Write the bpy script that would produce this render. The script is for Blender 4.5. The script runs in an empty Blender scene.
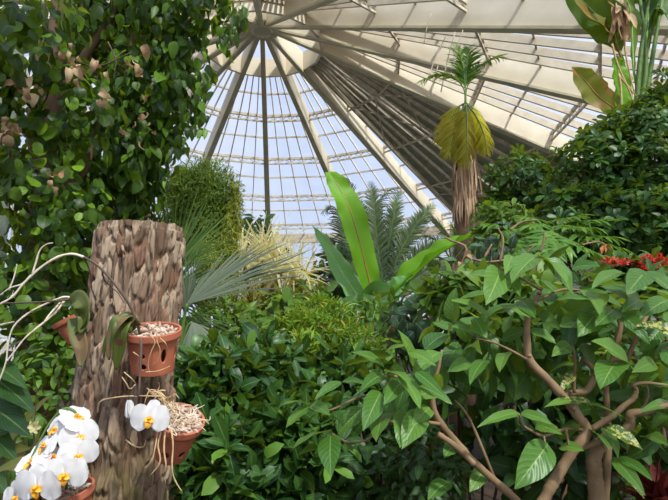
import bpy, math
import numpy as np
from mathutils import noise as mnoise, Vector

rng = np.random.default_rng(11)
C = bpy.context.scene.collection
# ------------------------------------------------------------------ camera frame
F = 500.0
PITCH = math.radians(8.0)
EYE = np.array([0.0, 0.0, 1.7])
cP, sP = math.cos(PITCH), math.sin(PITCH)


def P(px, py, Y):
    """world point seen at a pixel of the 668x500 frame at distance Y ahead"""
    u, v = (px - 334) / F, (250 - py) / F
    d = np.array([u, cP - v * sP, v * cP + sP])
    return EYE + d * (Y / d[1])


def nrm(a):
    a = np.asarray(a, float)
    return a / np.maximum(np.linalg.norm(a, axis=-1, keepdims=True), 1e-9)


# ------------------------------------------------------------------ object helpers
ORG = {}


def tag(o, label=None, cat=None, group=None, kind=None):
    if label: o['label'] = label
    if cat: o['category'] = cat
    if group: o['group'] = group
    if kind: o['kind'] = kind
    return o


def thing(name, label, cat, loc, group=None, kind=None):
    o = bpy.data.objects.new(name, None)
    o.empty_display_size = 0.1
    C.objects.link(o)
    o.location = [float(x) for x in loc]
    ORG[o.name] = np.array(loc, float)
    return tag(o, label, cat, group, kind)


class MB:
    """collects geometry and links it as ONE mesh object"""

    def __init__(self):
        self.V, self.Q, self.UV, self.n = [], [], [], 0

    def add(self, V, Q, UV=None):
        V = np.asarray(V, float).reshape(-1, 3)
        Q = np.asarray(Q, int).reshape(-1, 4)
        if UV is None: UV = np.zeros((len(V), 2))
        self.V.append(V); self.Q.append(Q + self.n); self.UV.append(np.asarray(UV, float)); self.n += len(V)

    def inst(self, tpl, R, pos, scale):
        V, Q, UV = tpl
        R = np.asarray(R); n = len(R)
        if n == 0: return
        sc = np.asarray(scale, float)
        if sc.ndim == 1: sc = np.repeat(sc[:, None], 3, 1)
        VV = np.einsum('nij,nmj->nmi', R, V[None] * sc[:, None, :]) + np.asarray(pos)[:, None, :]
        m = len(V)
        QQ = (Q[None] + (np.arange(n) * m)[:, None, None]).reshape(-1, 4)
        self.add(VV.reshape(-1, 3), QQ, np.tile(UV, (n, 1)))

    def build(self, name, mat, parent=None, origin=None, smooth=True):
        V = np.concatenate(self.V); Q = np.concatenate(self.Q); UV = np.concatenate(self.UV)
        org = ORG[parent.name] if parent is not None else (np.array(origin, float) if origin is not None else np.zeros(3))
        me = bpy.data.meshes.new(name)
        V = (V - org).astype(np.float32)
        me.vertices.add(len(V)); me.vertices.foreach_set('co', V.ravel())
        tri = Q[:, 3] == Q[:, 2]
        lt = np.where(tri, 3, 4)
        ls = np.concatenate([[0], np.cumsum(lt)[:-1]])
        mask = np.ones(Q.shape, bool); mask[tri, 3] = False
        li = Q[mask]
        me.loops.add(len(li)); me.loops.foreach_set('vertex_index', li.astype(np.int32))
        me.polygons.add(len(Q)); me.polygons.foreach_set('loop_start', ls.astype(np.int32))
        me.polygons.foreach_set('loop_total', lt.astype(np.int32))
        me.polygons.foreach_set('use_smooth', np.full(len(Q), smooth))
        uvl = me.uv_layers.new(name='UVMap')
        uvl.data.foreach_set('uv', UV[li].astype(np.float32).ravel())
        me.materials.append(mat)
        me.update(calc_edges=True); me.validate()
        o = bpy.data.objects.new(name, me)
        C.objects.link(o)
        if parent is not None:
            o.parent = parent
            ORG[o.name] = org
        else:
            o.location = org.tolist()
            ORG[o.name] = org
        return o


def frames(y, n):
    y = nrm(y); n = np.asarray(n, float)
    x = nrm(np.cross(y, n)); z = np.cross(x, y)
    return np.stack([x, y, z], -1)


def spline(pts, m=6):
    pts = np.asarray(pts, float)
    if len(pts) < 3: 
        t = np.linspace(0, 1, m + 1)[:, None]
        return pts[0] + (pts[-1] - pts[0]) * t
    p = np.vstack([2 * pts[0] - pts[1], pts, 2 * pts[-1] - pts[-2]])
    out = []
    for i in range(1, len(p) - 2):
        t = np.linspace(0, 1, m, endpoint=False)[:, None]
        a, b, c, d = p[i - 1], p[i], p[i + 1], p[i + 2]
        out.append(.5 * (2 * b + (c - a) * t + (2 * a - 5 * b + 4 * c - d) * t ** 2 + (3 * b - a - 3 * c + d) * t ** 3))
    out.append(pts[-1:])
    return np.vstack(out)


def tube(mb, pts, r, seg=8, smooth=5, bump=0.0, cap=True):
    n0 = len(pts)
    pts = spline(pts, smooth) if smooth else np.asarray(pts, float)
    n = len(pts)
    r = np.asarray(r, float)
    if r.ndim == 0: r = np.full(n, float(r))
    else: r = np.interp(np.linspace(0, 1, n), np.linspace(0, 1, len(r)), r)
    if bump: r = r * (1 + bump * rng.normal(size=n))
    t = nrm(np.gradient(pts, axis=0))
    ref = np.array([0, 0, 1.0]) if abs(t[0, 2]) < .8 else np.array([1.0, 0, 0])
    xs = []
    x = nrm(np.cross(t[0], ref))
    for i in range(n):
        x = nrm(x - t[i] * np.dot(x, t[i])); xs.append(x)
    xs = np.array(xs); ys = np.cross(t, xs)
    a = np.linspace(0, 2 * np.pi, seg, endpoint=False)
    V = pts[:, None] + r[:, None, None] * (np.cos(a)[None, :, None] * xs[:, None] + np.sin(a)[None, :, None] * ys[:, None])
    L = np.concatenate([[0], np.cumsum(np.linalg.norm(np.diff(pts, axis=0), axis=1))])
    UV = np.stack(np.broadcast_arrays((a / 6.283)[None, :], L[:, None]), -1).reshape(-1, 2)
    i = np.arange(n - 1)[:, None] * seg; j = np.arange(seg)[None]; k = (j + 1) % seg
    Q = np.stack(np.broadcast_arrays(i + j, i + k, i + seg + k, i + seg + j), -1).reshape(-1, 4)
    V = V.reshape(-1, 3)
    if cap:
        V = np.vstack([V, pts[0], pts[-1]]); UV = np.vstack([UV, [[0, 0], [0, 0]]])
        b = n * seg
        c0 = np.stack([(np.arange(seg) + 1) % seg, np.arange(seg), np.full(seg, b), np.full(seg, b)], -1)
        o = (n - 1) * seg
        c1 = np.stack([o + np.arange(seg), o + (np.arange(seg) + 1) % seg, np.full(seg, b + 1), np.full(seg, b + 1)], -1)
        Q = np.vstack([Q, c0, c1])
    mb.add(V, Q, UV)


def beam(mb, p, q, w, d, up=(0, 0, 1), hang=False, w1=None):
    """box from p to q, w wide, d deep; hang: the line p-q is the middle of its top face"""
    p, q = np.asarray(p, float), np.asarray(q, float)
    t = nrm(q - p); s = nrm(np.cross(t, np.asarray(up, float))); u = np.cross(s, t)
    lo, hi = (-d, 0) if hang else (-d / 2, d / 2)
    V = [b + s * ww / 2 * i + u * j for b, ww in ((p, w), (q, w1 or w)) for i, j in ((-1, lo), (1, lo), (1, hi), (-1, hi))]
    mb.add(V, [[3, 2, 1, 0], [4, 5, 6, 7], [0, 1, 5, 4], [1, 2, 6, 5], [2, 3, 7, 6], [3, 0, 4, 7]])


def grid_q(nr, nc):
    i = np.arange(nr - 1)[:, None] * nc; j = np.arange(nc - 1)[None]
    return np.stack([i + j, i + j + 1, i + nc + j + 1, i + nc + j], -1).reshape(-1, 4)


# ------------------------------------------------------------------ leaf outlines
def wprof(kind, v):
    e = 1e-6
    f = {'ellip': lambda v: np.sin(np.pi * v) ** .75,
         'ovate': lambda v: (v + e) ** .55 * (1 - v + e) ** .95,
         'obov': lambda v: (v + e) ** 1.05 * (1 - v + e) ** .5,
         'lance': lambda v: (v + e) ** .6 * (1 - v + e) ** 1.0,
         'heart': lambda v: (v + .03) ** .28 * (1 - v + e) ** .75,
         'spoon': lambda v: (v + e) ** .75 * (1 - v + e) ** .42,
         'round': lambda v: (np.clip(v * (1 - v), 0, 1) * 4 + e) ** .5,
         'blade': lambda v: (v + .06) ** .25 * (1 - v + e) ** .55,
         'petal': lambda v: (v + .02) ** .45 * (1 - v + e) ** .38,
         'banana': lambda v: (v + e) ** .38 * (1 - v + e) ** .45}[kind]
    w = f(v)
    w0 = f(np.linspace(0, 1, 101)).max()
    return w / w0


def leaf_tpl(kind='ovate', w=.5, nr=6, nc=3, bend=.2, fold=.15, wave=0.0, twist=0.0, seed=0):
    """unit-length leaf: y along, x across, z up"""
    r = np.random.default_rng(seed)
    v = np.linspace(0, 1, nr); u = np.linspace(-1, 1, nc)
    hw = wprof(kind, v) * w / 2
    hw[0] = max(hw[0], .006); hw[-1] = .004
    U, Vv = np.meshgrid(u, v)
    X = U * hw[:, None]
    ang = bend * 2 * v
    y = np.concatenate([[0], np.cumsum(np.cos((ang[1:] + ang[:-1]) / 2) * np.diff(v))])
    z = -np.concatenate([[0], np.cumsum(np.sin((ang[1:] + ang[:-1]) / 2) * np.diff(v))])
    Y = np.repeat(y[:, None], nc, 1)
    Z = np.repeat(z[:, None], nc, 1) + fold * np.abs(X)
    if wave:
        Z = Z + wave * w * np.abs(U) ** 1.5 * np.sin(Vv * 14 + U * 2 + r.uniform(0, 6))
    if twist:
        Z = Z + twist * X * Vv
    return np.stack([X, Y, Z], -1).reshape(-1, 3), grid_q(nr, nc), np.stack([U * .5 + .5, Vv], -1).reshape(-1, 2)


def tpls(kind, w, nr=6, nc=3, bends=(.1, .3, .5), fold=.25, wave=0.0):
    return [leaf_tpl(kind, w, nr, nc, b, fold, wave, tw, i) for i, (b, tw) in enumerate([(b, t) for b in bends for t in (-.25, .25)])]


def put_leaves(mb, T, pos, d, n, L, wv=.15):
    pos = np.asarray(pos); N = len(pos)
    L = np.broadcast_to(np.asarray(L, float), (N,))
    R = frames(d, n)
    sc = np.stack([L * (1 + wv * rng.normal(size=N)), L, L], -1)
    ch = rng.integers(0, len(T), N)
    for i, t in enumerate(T):
        m = ch == i
        mb.inst(t, R[m], pos[m], sc[m])


def leaf_at(mb, base, tip, width, nhint=(0, -.55, .8), kind='ovate', bend=.18, fold=.2, wave=.03, nr=12, nc=7):
    base, tip = np.asarray(base), np.asarray(tip)
    L = np.linalg.norm(tip - base) * (1 + bend * bend * .35)
    t = leaf_tpl(kind, width / L, nr, nc, bend, fold, wave, rng.uniform(-.2, .2), int(rng.integers(99)))
    d = nrm(tip - base); n = nrm(np.asarray(nhint, float) + rng.normal(size=3) * .12)
    n = nrm(n - d * np.dot(n, d))
    d0 = nrm(d + n * bend)  # starts above the chord, droops to the tip
    mb.inst(t, frames(d0[None], n[None]), base[None], np.array([L]))


class Blob:
    def __init__(s, px, py, Y, rx, ry, ryd=None, w=1.0):
        s.c = P(px, py, Y); k = Y / F
        s.r = np.array([rx * k, ryd if ryd else .5 * (rx + ry) * k, ry * k]); s.w = w


def sample(blobs, n, lo=.7, hi=1.04, back=.35):
    w = np.array([b.w * (b.r[0] * b.r[2]) for b in blobs]); w = w / w.sum()
    ch = rng.choice(len(blobs), n, p=w)
    c = np.array([b.c for b in blobs])[ch]; r = np.array([b.r for b in blobs])[ch]
    d = nrm(rng.normal(size=(n, 3)))
    flip = (d[:, 1] > .25) & (rng.random(n) > back)
    d[flip, 1] *= -1
    f = rng.uniform(lo, hi, n)[:, None]
    nn = nrm(d / r)
    pos = c + d * r * f
    pos[:, 2] = np.maximum(pos[:, 2], .03)
    return pos, nn


def rosettes(mb, T, pos, nn, k, L, up=.6, tilt=(35, 85), jit=.3, lvar=.2):
    N = len(pos)
    ax = nrm(nn * (1 - up) + np.array([0, 0, up]) + rng.normal(size=(N, 3)) * jit)
    e1 = nrm(np.cross(ax, rng.normal(size=(N, 3)))); e2 = np.cross(ax, e1)
    ps = np.repeat(pos, k, 0); A = np.repeat(ax, k, 0)
    ph = (np.arange(k)[None] * 2.4 + rng.uniform(0, 6.28, (N, 1)) + rng.normal(size=(N, k)) * .25).ravel()
    th = np.radians(np.tile(np.linspace(tilt[0], tilt[1], k), N) + rng.normal(size=N * k) * 9)
    rad = np.repeat(e1, k, 0) * np.cos(ph)[:, None] + np.repeat(e2, k, 0) * np.sin(ph)[:, None]
    d = A * np.cos(th)[:, None] + rad * np.sin(th)[:, None]
    n = A * np.sin(th)[:, None] - rad * np.cos(th)[:, None]
    LL = L * (1 + lvar * rng.normal(size=N * k)).clip(.5, 1.5)
    put_leaves(mb, T, ps + d * .01, d, n, LL)


def droopers(mb, T, pos, nn, L, down=.7, jit=.35, lvar=.22, nup=.5):
    N = len(pos)
    d = nrm(nn * (1 - down) + np.array([0, 0, -down]) + rng.normal(size=(N, 3)) * jit)
    n = nrm(nn + np.array([0, 0, nup]) + rng.normal(size=(N, 3)) * .35)
    put_leaves(mb, T, pos, d, n, L * (1 + lvar * rng.normal(size=N)).clip(.45, 1.6))


# ------------------------------------------------------------------ materials
def newmat(name):
    m = bpy.data.materials.new(name); m.use_nodes = True
    nt = m.node_tree; nt.nodes.clear()
    return m, nt, lambda t, **k: _node(nt, t, **k)


def _node(nt, t, **k):
    n = nt.nodes.new(t)
    for a, b in k.items(): setattr(n, a, b)
    return n


def leafc(c):
    r, g, b_, a = lin(c)
    return (r * LEAFK * 1.18 + g * .02, g * LEAFK * .94, b_ * LEAFK * .85, a)


LEAFK = .68


def lin(c):
    return tuple(((x / 255) / 12.92 if x / 255 <= .04045 else ((x / 255 + .055) / 1.055) ** 2.4) for x in c) + (1.0,)


def mixc(nt, fac, a, b, blend='MIX'):
    n = nt.nodes.new('ShaderNodeMix'); n.data_type = 'RGBA'; n.blend_type = blend
    for sock, val in ((n.inputs[0], fac), (n.inputs[6], a), (n.inputs[7], b)):
        if hasattr(val, 'is_linked'): nt.links.new(val, sock)
        else: sock.default_value = val
    return n.outputs[2]


def math_(nt, op, a, b=None, c=None):
    n = nt.nodes.new('ShaderNodeMath'); n.operation = op
    for i, v in enumerate((a, b, c)):
        if v is None: continue
        if hasattr(v, 'is_linked'): nt.links.new(v, n.inputs[i])
        else: n.inputs[i].default_value = v
    return n.outputs[0]


def leaf_mat(name, dark, light, vein=None, vfreq=0, veinw=.035, rough=.42, trans=.3, spot=None, tr=None, spec=.26, third=None, pw=1.0, raw=False):
    lc = lin if raw else leafc
    m, nt, N = newmat(name)
    lk = nt.links.new
    geo = N('ShaderNodeNewGeometry'); uv = N('ShaderNodeTexCoord')
    f = math_(nt, 'POWER', geo.outputs['Random Per Island'], pw)
    col = mixc(nt, f, lc(dark), lc(light))
    if third:
        r2 = math_(nt, 'FRACT', math_(nt, 'MULTIPLY', geo.outputs['Random Per Island'], 37.7))
        col = mixc(nt, math_(nt, 'GREATER_THAN', r2, third[1]), col, lc(third[0]))
    nz = N('ShaderNodeTexNoise'); nz.inputs['Scale'].default_value = 9; nz.inputs['Detail'].default_value = 3
    lk(uv.outputs['Object'], nz.inputs['Vector'])
    col = mixc(nt, math_(nt, 'MULTIPLY', nz.outputs['Fac'], .35), col, lc([c * .72 for c in dark]))
    sep = N('ShaderNodeSeparateXYZ'); lk(uv.outputs['UV'], sep.inputs[0])
    au = math_(nt, 'ABSOLUTE', math_(nt, 'SUBTRACT', sep.outputs[0], .5))
    height = None
    if vein:
        mid = math_(nt, 'LESS_THAN', au, veinw)
        fac = mid
        if vfreq:
            s = math_(nt, 'SINE', math_(nt, 'MULTIPLY', math_(nt, 'SUBTRACT', sep.outputs[1], math_(nt, 'MULTIPLY', au, .55)), vfreq * 6.283))
            height = s
            sv = math_(nt, 'MULTIPLY', math_(nt, 'GREATER_THAN', s, .95), .4)
            fac = math_(nt, 'MAXIMUM', mid, sv)
        col = mixc(nt, fac, col, lc(vein))
    if spot:
        vo = N('ShaderNodeTexNoise'); vo.inputs['Scale'].default_value = spot[1]; vo.inputs['Detail'].default_value = 2
        lk(uv.outputs['Object'], vo.inputs['Vector'])
        col = mixc(nt, math_(nt, 'MULTIPLY', math_(nt, 'GREATER_THAN', vo.outputs['Fac'], spot[2]), .9), col, lc(spot[0]))
    b = N('ShaderNodeBsdfPrincipled')
    lk(col, b.inputs['Base Color']); b.inputs['Roughness'].default_value = rough
    b.inputs['Specular IOR Level'].default_value = spec
    bp = N('ShaderNodeBump'); bp.inputs['Strength'].default_value = .16; bp.inputs['Distance'].default_value = .003
    if height is not None: lk(height, bp.inputs['Height'])
    else: lk(nz.outputs['Fac'], bp.inputs['Height'])
    lk(bp.outputs[0], b.inputs['Normal'])
    tl = N('ShaderNodeBsdfTranslucent')
    lk(mixc(nt, .6, col, lc(tr or (170, 215, 50))), tl.inputs['Color'])
    mx = N('ShaderNodeMixShader'); mx.inputs[0].default_value = trans
    lk(b.outputs[0], mx.inputs[1]); lk(tl.outputs[0], mx.inputs[2])
    out = N('ShaderNodeOutputMaterial'); lk(mx.outputs[0], out.inputs[0])
    return m


def plain(name, a, b=None, scale=8, rough=.7, bump=.2, stretch=(1, 1, 1), spec=.3, detail=5, metal=0, dist=.01):
    m, nt, N = newmat(name); lk = nt.links.new
    tc = N('ShaderNodeTexCoord'); mp = N('ShaderNodeMapping'); mp.inputs['Scale'].default_value = stretch
    lk(tc.outputs['Object'], mp.inputs[0])
    nz = N('ShaderNodeTexNoise'); nz.inputs['Scale'].default_value = scale; nz.inputs['Detail'].default_value = detail
    lk(mp.outputs[0], nz.inputs['Vector'])
    r = N('ShaderNodeMapRange'); r.inputs[1].default_value = .3; r.inputs[2].default_value = .7
    lk(nz.outputs['Fac'], r.inputs[0])
    col = mixc(nt, r.outputs[0], lin(a), lin(b or [x * .8 for x in a]))
    bs = N('ShaderNodeBsdfPrincipled'); lk(col, bs.inputs['Base Color'])
    bs.inputs['Roughness'].default_value = rough; bs.inputs['Specular IOR Level'].default_value = spec
    bs.inputs['Metallic'].default_value = metal
    bp = N('ShaderNodeBump'); bp.inputs['Strength'].default_value = bump; bp.inputs['Distance'].default_value = dist
    lk(nz.outputs['Fac'], bp.inputs['Height']); lk(bp.outputs[0], bs.inputs['Normal'])
    out = N('ShaderNodeOutputMaterial'); lk(bs.outputs[0], out.inputs[0])
    return m


def glass_mat(name, dirt=.08, tint=(236, 242, 250)):
    m, nt, N = newmat(name); lk = nt.links.new
    tr = N('ShaderNodeBsdfTransparent'); tr.inputs[0].default_value = lin(tint)
    gl = N('ShaderNodeBsdfGlossy'); gl.inputs['Roughness'].default_value = .08
    fr = N('ShaderNodeFresnel'); fr.inputs[0].default_value = 1.08
    m1 = N('ShaderNodeMixShader'); lk(fr.outputs[0], m1.inputs[0]); lk(tr.outputs[0], m1.inputs[1]); lk(gl.outputs[0], m1.inputs[2])
    tl = N('ShaderNodeBsdfTranslucent'); tl.inputs[0].default_value = lin((235, 238, 240))
    tc = N('ShaderNodeTexCoord'); nz = N('ShaderNodeTexNoise'); nz.inputs['Scale'].default_value = 1.6; nz.inputs['Detail'].default_value = 5
    lk(tc.outputs['Object'], nz.inputs['Vector'])
    m2 = N('ShaderNodeMixShader'); lk(math_(nt, 'MULTIPLY', nz.outputs['Fac'], dirt * 2), m2.inputs[0])
    lk(m1.outputs[0], m2.inputs[1]); lk(tl.outputs[0], m2.inputs[2])
    out = N('ShaderNodeOutputMaterial'); lk(m2.outputs[0], out.inputs[0])
    return m


def bark_mat():
    m, nt, N = newmat('pine_bark'); lk = nt.links.new
    tc = N('ShaderNodeTexCoord')
    def nz(scale, st, det=4):
        mp = N('ShaderNodeMapping'); mp.inputs['Scale'].default_value = st; lk(tc.outputs['Object'], mp.inputs[0])
        n = N('ShaderNodeTexNoise'); n.inputs['Scale'].default_value = scale; n.inputs['Detail'].default_value = det
        lk(mp.outputs[0], n.inputs['Vector']); return n.outputs['Fac']
    def rng_(v, a, b):
        r = N('ShaderNodeMapRange'); r.inputs[1].default_value = a; r.inputs[2].default_value = b; lk(v, r.inputs[0]); return r.outputs[0]
    at = N('ShaderNodeTexCoord'); sp = N('ShaderNodeSeparateXYZ'); lk(at.outputs['UV'], sp.inputs[0])
    plate = sp.outputs[0]
    col = mixc(nt, plate, lin((98, 78, 60)), lin((164, 144, 120)))
    col = mixc(nt, math_(nt, 'MULTIPLY', math_(nt, 'GREATER_THAN', math_(nt, 'FRACT', math_(nt, 'MULTIPLY', plate, 7.3)), .8), .7), col, lin((116, 80, 62)))
    col = mixc(nt, math_(nt, 'MULTIPLY', rng_(nz(17, (1, 1, .3)), .5, .66), .6), col, lin((108, 80, 62)))
    col = mixc(nt, rng_(nz(70, (1, 1, .22), 6), .5, .68), col, lin((74, 58, 46)))
    sep = N('ShaderNodeSeparateXYZ'); lk(tc.outputs['Object'], sep.inputs[0])
    low = rng_(sep.outputs[2], 1.42, 1.22)
    col = mixc(nt, math_(nt, 'MULTIPLY', math_(nt, 'MULTIPLY', low, rng_(nz(9, (1, 1, .7)), .42, .6)), .85), col, lin((104, 92, 58)))
    b = N('ShaderNodeBsdfPrincipled'); lk(col, b.inputs['Base Color']); b.inputs['Roughness'].default_value = .9
    b.inputs['Specular IOR Level'].default_value = .15
    bp = N('ShaderNodeBump'); bp.inputs['Strength'].default_value = .7; bp.inputs['Distance'].default_value = .006
    lk(nz(90, (1, 1, .22), 6), bp.inputs['Height']); lk(bp.outputs[0], b.inputs['Normal'])
    out = N('ShaderNodeOutputMaterial'); lk(b.outputs[0], out.inputs[0])
    return m


M = {}
M['cream'] = plain('cream_paint', (222, 211, 186), (206, 194, 168), 1.5, .6, .03)
M['soffit'] = plain('olive_steel', (190, 184, 152), (168, 162, 132), 3, .6, .05)
M['bar'] = plain('glazing_bar_paint', (232, 226, 212), (214, 204, 184), 4, .55, .05)
M['truss'] = plain('weathered_steel', (204, 194, 172), (166, 152, 128), 6, .6, .1)
M['slat'] = plain('cream_slat_paint', (206, 194, 168), (188, 174, 148), 4, .55, .05)
M['panel'] = plain('dull_shade_panel', (150, 154, 132), (124, 128, 108), 3, .8, .1)
M['wall'] = plain('pale_plaster', (206, 202, 190), (186, 182, 168), 2, .8, .1)
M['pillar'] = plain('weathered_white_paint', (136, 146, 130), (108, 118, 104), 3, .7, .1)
M['soil'] = plain('soil', (58, 44, 32), (36, 28, 20), 6, .95, .6, dist=.05)
M['glass'] = glass_mat('roof_glass', .07)
M['glassw'] = glass_mat('wall_glass', .22)
M['bark'] = bark_mat()
M['branch'] = plain('smooth_tan_bark', (142, 116, 84), (102, 80, 54), 18, .75, .35, (1, 1, .5))
M['twig'] = plain('brown_twig', (96, 74, 54), (66, 50, 38), 20, .8, .3)
M['greenstem'] = plain('green_stem', (96, 124, 58), (74, 98, 44), 14, .55, .1)
M['dry'] = plain('dry_pale_stalk', (222, 208, 186), (190, 170, 142), 22, .8, .2)
M['darkstalk'] = plain('dark_flower_stalk', (98, 78, 66), (70, 56, 48), 20, .6, .1)
M['root'] = plain('dry_root', (196, 168, 124), (160, 130, 92), 24, .85, .2)
M['clay'] = plain('terracotta', (182, 106, 76), (150, 84, 58), 9, .85, .15, detail=8, dist=.004)
M['chip'] = plain('bark_chip', (210, 190, 168), (120, 84, 62), 16, .9, .3)
M['treebark'] = plain('brown_tree_bark', (112, 88, 64), (78, 60, 44), 9, .9, .6, (1, 1, .3), dist=.03)

M['l_fig'] = leaf_mat('creeping_fig_leaf', (28, 68, 22), (140, 206, 56), rough=.42, trans=.40, vein=(90, 140, 50), veinw=.02, pw=2.6)
M['l_weep'] = leaf_mat('weeping_fig_leaf', (24, 62, 20), (126, 196, 54), rough=.42, trans=.42, vein=(80, 130, 46), veinw=.02, pw=2.6)
M['l_dry'] = leaf_mat('dry_leaf', (140, 106, 72), (214, 186, 146), rough=.8, trans=.2, tr=(200, 150, 90), raw=True)
M['l_laurel'] = leaf_mat('laurel_leaf', (34, 82, 36), (74, 130, 56), rough=.36, trans=.22, vein=(96, 150, 80), veinw=.04, third=((108, 172, 62), .88))
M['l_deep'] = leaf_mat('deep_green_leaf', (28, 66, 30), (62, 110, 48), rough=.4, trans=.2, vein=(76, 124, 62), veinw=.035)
M['l_hedge'] = leaf_mat('umbrella_tree_leaf', (34, 82, 30), (82, 140, 54), rough=.4, trans=.28, pw=1.3)
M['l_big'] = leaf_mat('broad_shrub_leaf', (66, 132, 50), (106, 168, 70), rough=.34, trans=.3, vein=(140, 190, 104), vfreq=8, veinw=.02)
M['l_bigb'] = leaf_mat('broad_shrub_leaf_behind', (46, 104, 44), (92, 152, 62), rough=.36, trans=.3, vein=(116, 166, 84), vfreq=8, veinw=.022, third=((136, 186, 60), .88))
M['l_vari'] = leaf_mat('mottled_leaf', (66, 120, 50), (86, 140, 56), rough=.4, trans=.28, vein=(190, 210, 120), veinw=.03, spot=((206, 220, 128), 90, .52))
M['l_round'] = leaf_mat('round_blue_green_leaf', (40, 82, 58), (84, 128, 90), rough=.45, trans=.15, vein=(120, 160, 120), vfreq=6)
M['l_bright'] = leaf_mat('bright_feathery_leaf', (78, 142, 34), (152, 204, 62), rough=.5, trans=.4, third=((196, 190, 90), .93))
M['l_mid'] = leaf_mat('mid_green_leaf', (62, 118, 42), (122, 176, 66), rough=.42, trans=.32)
M['l_shag'] = leaf_mat('shaggy_leaf', (58, 106, 30), (128, 168, 52), rough=.6, trans=.38)
M['l_shagy'] = leaf_mat('yellow_green_strand_leaf', (122, 164, 44), (190, 208, 82), rough=.6, trans=.42)
M['l_fan'] = leaf_mat('green_fan_leaf', (54, 100, 46), (104, 148, 72), rough=.45, trans=.25)
M['l_fang'] = leaf_mat('grey_green_fan_leaf', (84, 112, 92), (120, 144, 120), rough=.5, trans=.16)
M['l_straw'] = leaf_mat('straw_leaf', (222, 210, 140), (246, 238, 190), rough=.6, trans=.5, tr=(250, 240, 170), raw=True)
M['l_straww'] = leaf_mat('yellow_green_strap_leaf', (190, 200, 80), (232, 226, 130), rough=.6, trans=.5)
M['l_banana'] = leaf_mat('fresh_banana_leaf', (112, 166, 34), (120, 174, 38), rough=.45, trans=.45, vein=(126, 166, 60), vfreq=30, veinw=.001, tr=(132, 190, 20), raw=True)
M['l_banana2'] = leaf_mat('ribbed_banana_leaf', (116, 168, 98), (128, 180, 108), rough=.42, trans=.45, vein=(160, 206, 140), vfreq=22, veinw=.001, raw=True)
M['l_banana3'] = leaf_mat('dark_banana_leaf', (44, 100, 36), (70, 130, 44), rough=.42, trans=.3, vein=(96, 150, 60), vfreq=22, veinw=.001)
M['l_bananao'] = leaf_mat('ageing_banana_leaf', (128, 148, 60), (148, 164, 70), rough=.5, trans=.4, vein=(168, 170, 90), vfreq=24, veinw=.001, spot=((176, 130, 84), 5, .56))
M['midrib'] = plain('reddish_midrib', (150, 96, 54), (126, 120, 50), 8, .5, .05)
M['midribg'] = plain('green_midrib', (150, 190, 100), (126, 160, 80), 8, .5, .05)
M['l_cycad'] = leaf_mat('cycad_leaflet', (62, 96, 58), (108, 142, 88), rough=.45, trans=.2)
M['l_cycadd'] = leaf_mat('dark_palm_leaflet', (40, 62, 44), (78, 102, 72), rough=.5, trans=.15)
M['l_palm'] = leaf_mat('palm_leaflet', (60, 124, 34), (112, 168, 52), rough=.4, trans=.35)
M['l_palmy'] = leaf_mat('yellowing_palm_leaflet', (140, 150, 36), (226, 206, 50), rough=.5, trans=.38, tr=(240, 220, 40), raw=True)
M['l_palmo'] = leaf_mat('fading_palm_leaflet', (136, 164, 50), (206, 208, 80), rough=.5, trans=.48, tr=(220, 220, 50))
M['l_fibre'] = leaf_mat('dry_palm_thatch', (160, 126, 94), (226, 194, 156), rough=.85, trans=.1, tr=(190, 150, 100), raw=True)
M['l_philo'] = leaf_mat('lobed_leaf', (58, 124, 36), (108, 172, 58), rough=.38, trans=.32)
M['l_orchid'] = leaf_mat('orchid_leaf', (78, 104, 44), (104, 128, 60), rough=.45, trans=.12, vein=(60, 84, 36), veinw=.02, spot=((104, 66, 62), 9, .6))
M['l_orchidr'] = leaf_mat('wilting_orchid_leaf', (112, 88, 58), (122, 100, 64), rough=.6, trans=.1, vein=(90, 70, 48), veinw=.02, spot=((86, 100, 52), 14, .5), tr=(170, 110, 60), raw=True)
M['l_lance'] = leaf_mat('long_dark_leaf', (38, 84, 44), (66, 116, 58), rough=.4, trans=.2, vein=(96, 140, 84), vfreq=16, veinw=.03)
M['l_olive'] = leaf_mat('olive_strap_leaf', (92, 112, 44), (112, 130, 56), rough=.45, trans=.2, vein=(120, 136, 70), veinw=.03)
M['l_red'] = leaf_mat('dark_red_leaf', (78, 30, 26), (104, 44, 34), rough=.5, trans=.15, tr=(140, 50, 40))
M['petalred'] = leaf_mat('red_petal', (190, 20, 24), (214, 40, 38), rough=.5, trans=.3, tr=(240, 40, 30), raw=True)
M['petal'] = leaf_mat('white_petal', (228, 226, 222), (236, 234, 232), rough=.5, trans=.3, tr=(255, 252, 250), spec=.2, raw=True)
M['lip'] = plain('orchid_lip', (240, 190, 40), (226, 120, 40), 160, .5, .1)

# ------------------------------------------------------------------ world and sun
sc = bpy.context.scene
w = bpy.data.worlds.new('daylight'); sc.world = w; w.use_nodes = True
nt = w.node_tree; nt.nodes.clear()
tc = _node(nt, 'ShaderNodeTexCoord'); sep = _node(nt, 'ShaderNodeSeparateXYZ')
nt.links.new(tc.outputs['Generated'], sep.inputs[0])
ramp = _node(nt, 'ShaderNodeValToRGB')
e = ramp.color_ramp.elements
e[0].position = 0.0; e[0].color = lin((216, 227, 246)); e[1].position = .75; e[1].color = lin((186, 206, 250))
nt.links.new(sep.outputs[2], ramp.inputs[0])
nz = _node(nt, 'ShaderNodeTexNoise'); nz.inputs['Scale'].default_value = 2.2; nz.inputs['Detail'].default_value = 5
nt.links.new(tc.outputs['Generated'], nz.inputs['Vector'])
mr = _node(nt, 'ShaderNodeMapRange'); mr.inputs[1].default_value = .42; mr.inputs[2].default_value = .68
nt.links.new(nz.outputs['Fac'], mr.inputs[0])
sx = _node(nt, 'ShaderNodeMapRange'); sx.inputs[1].default_value = .1; sx.inputs[2].default_value = .7
nt.links.new(sep.outputs[0], sx.inputs[0])
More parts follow.
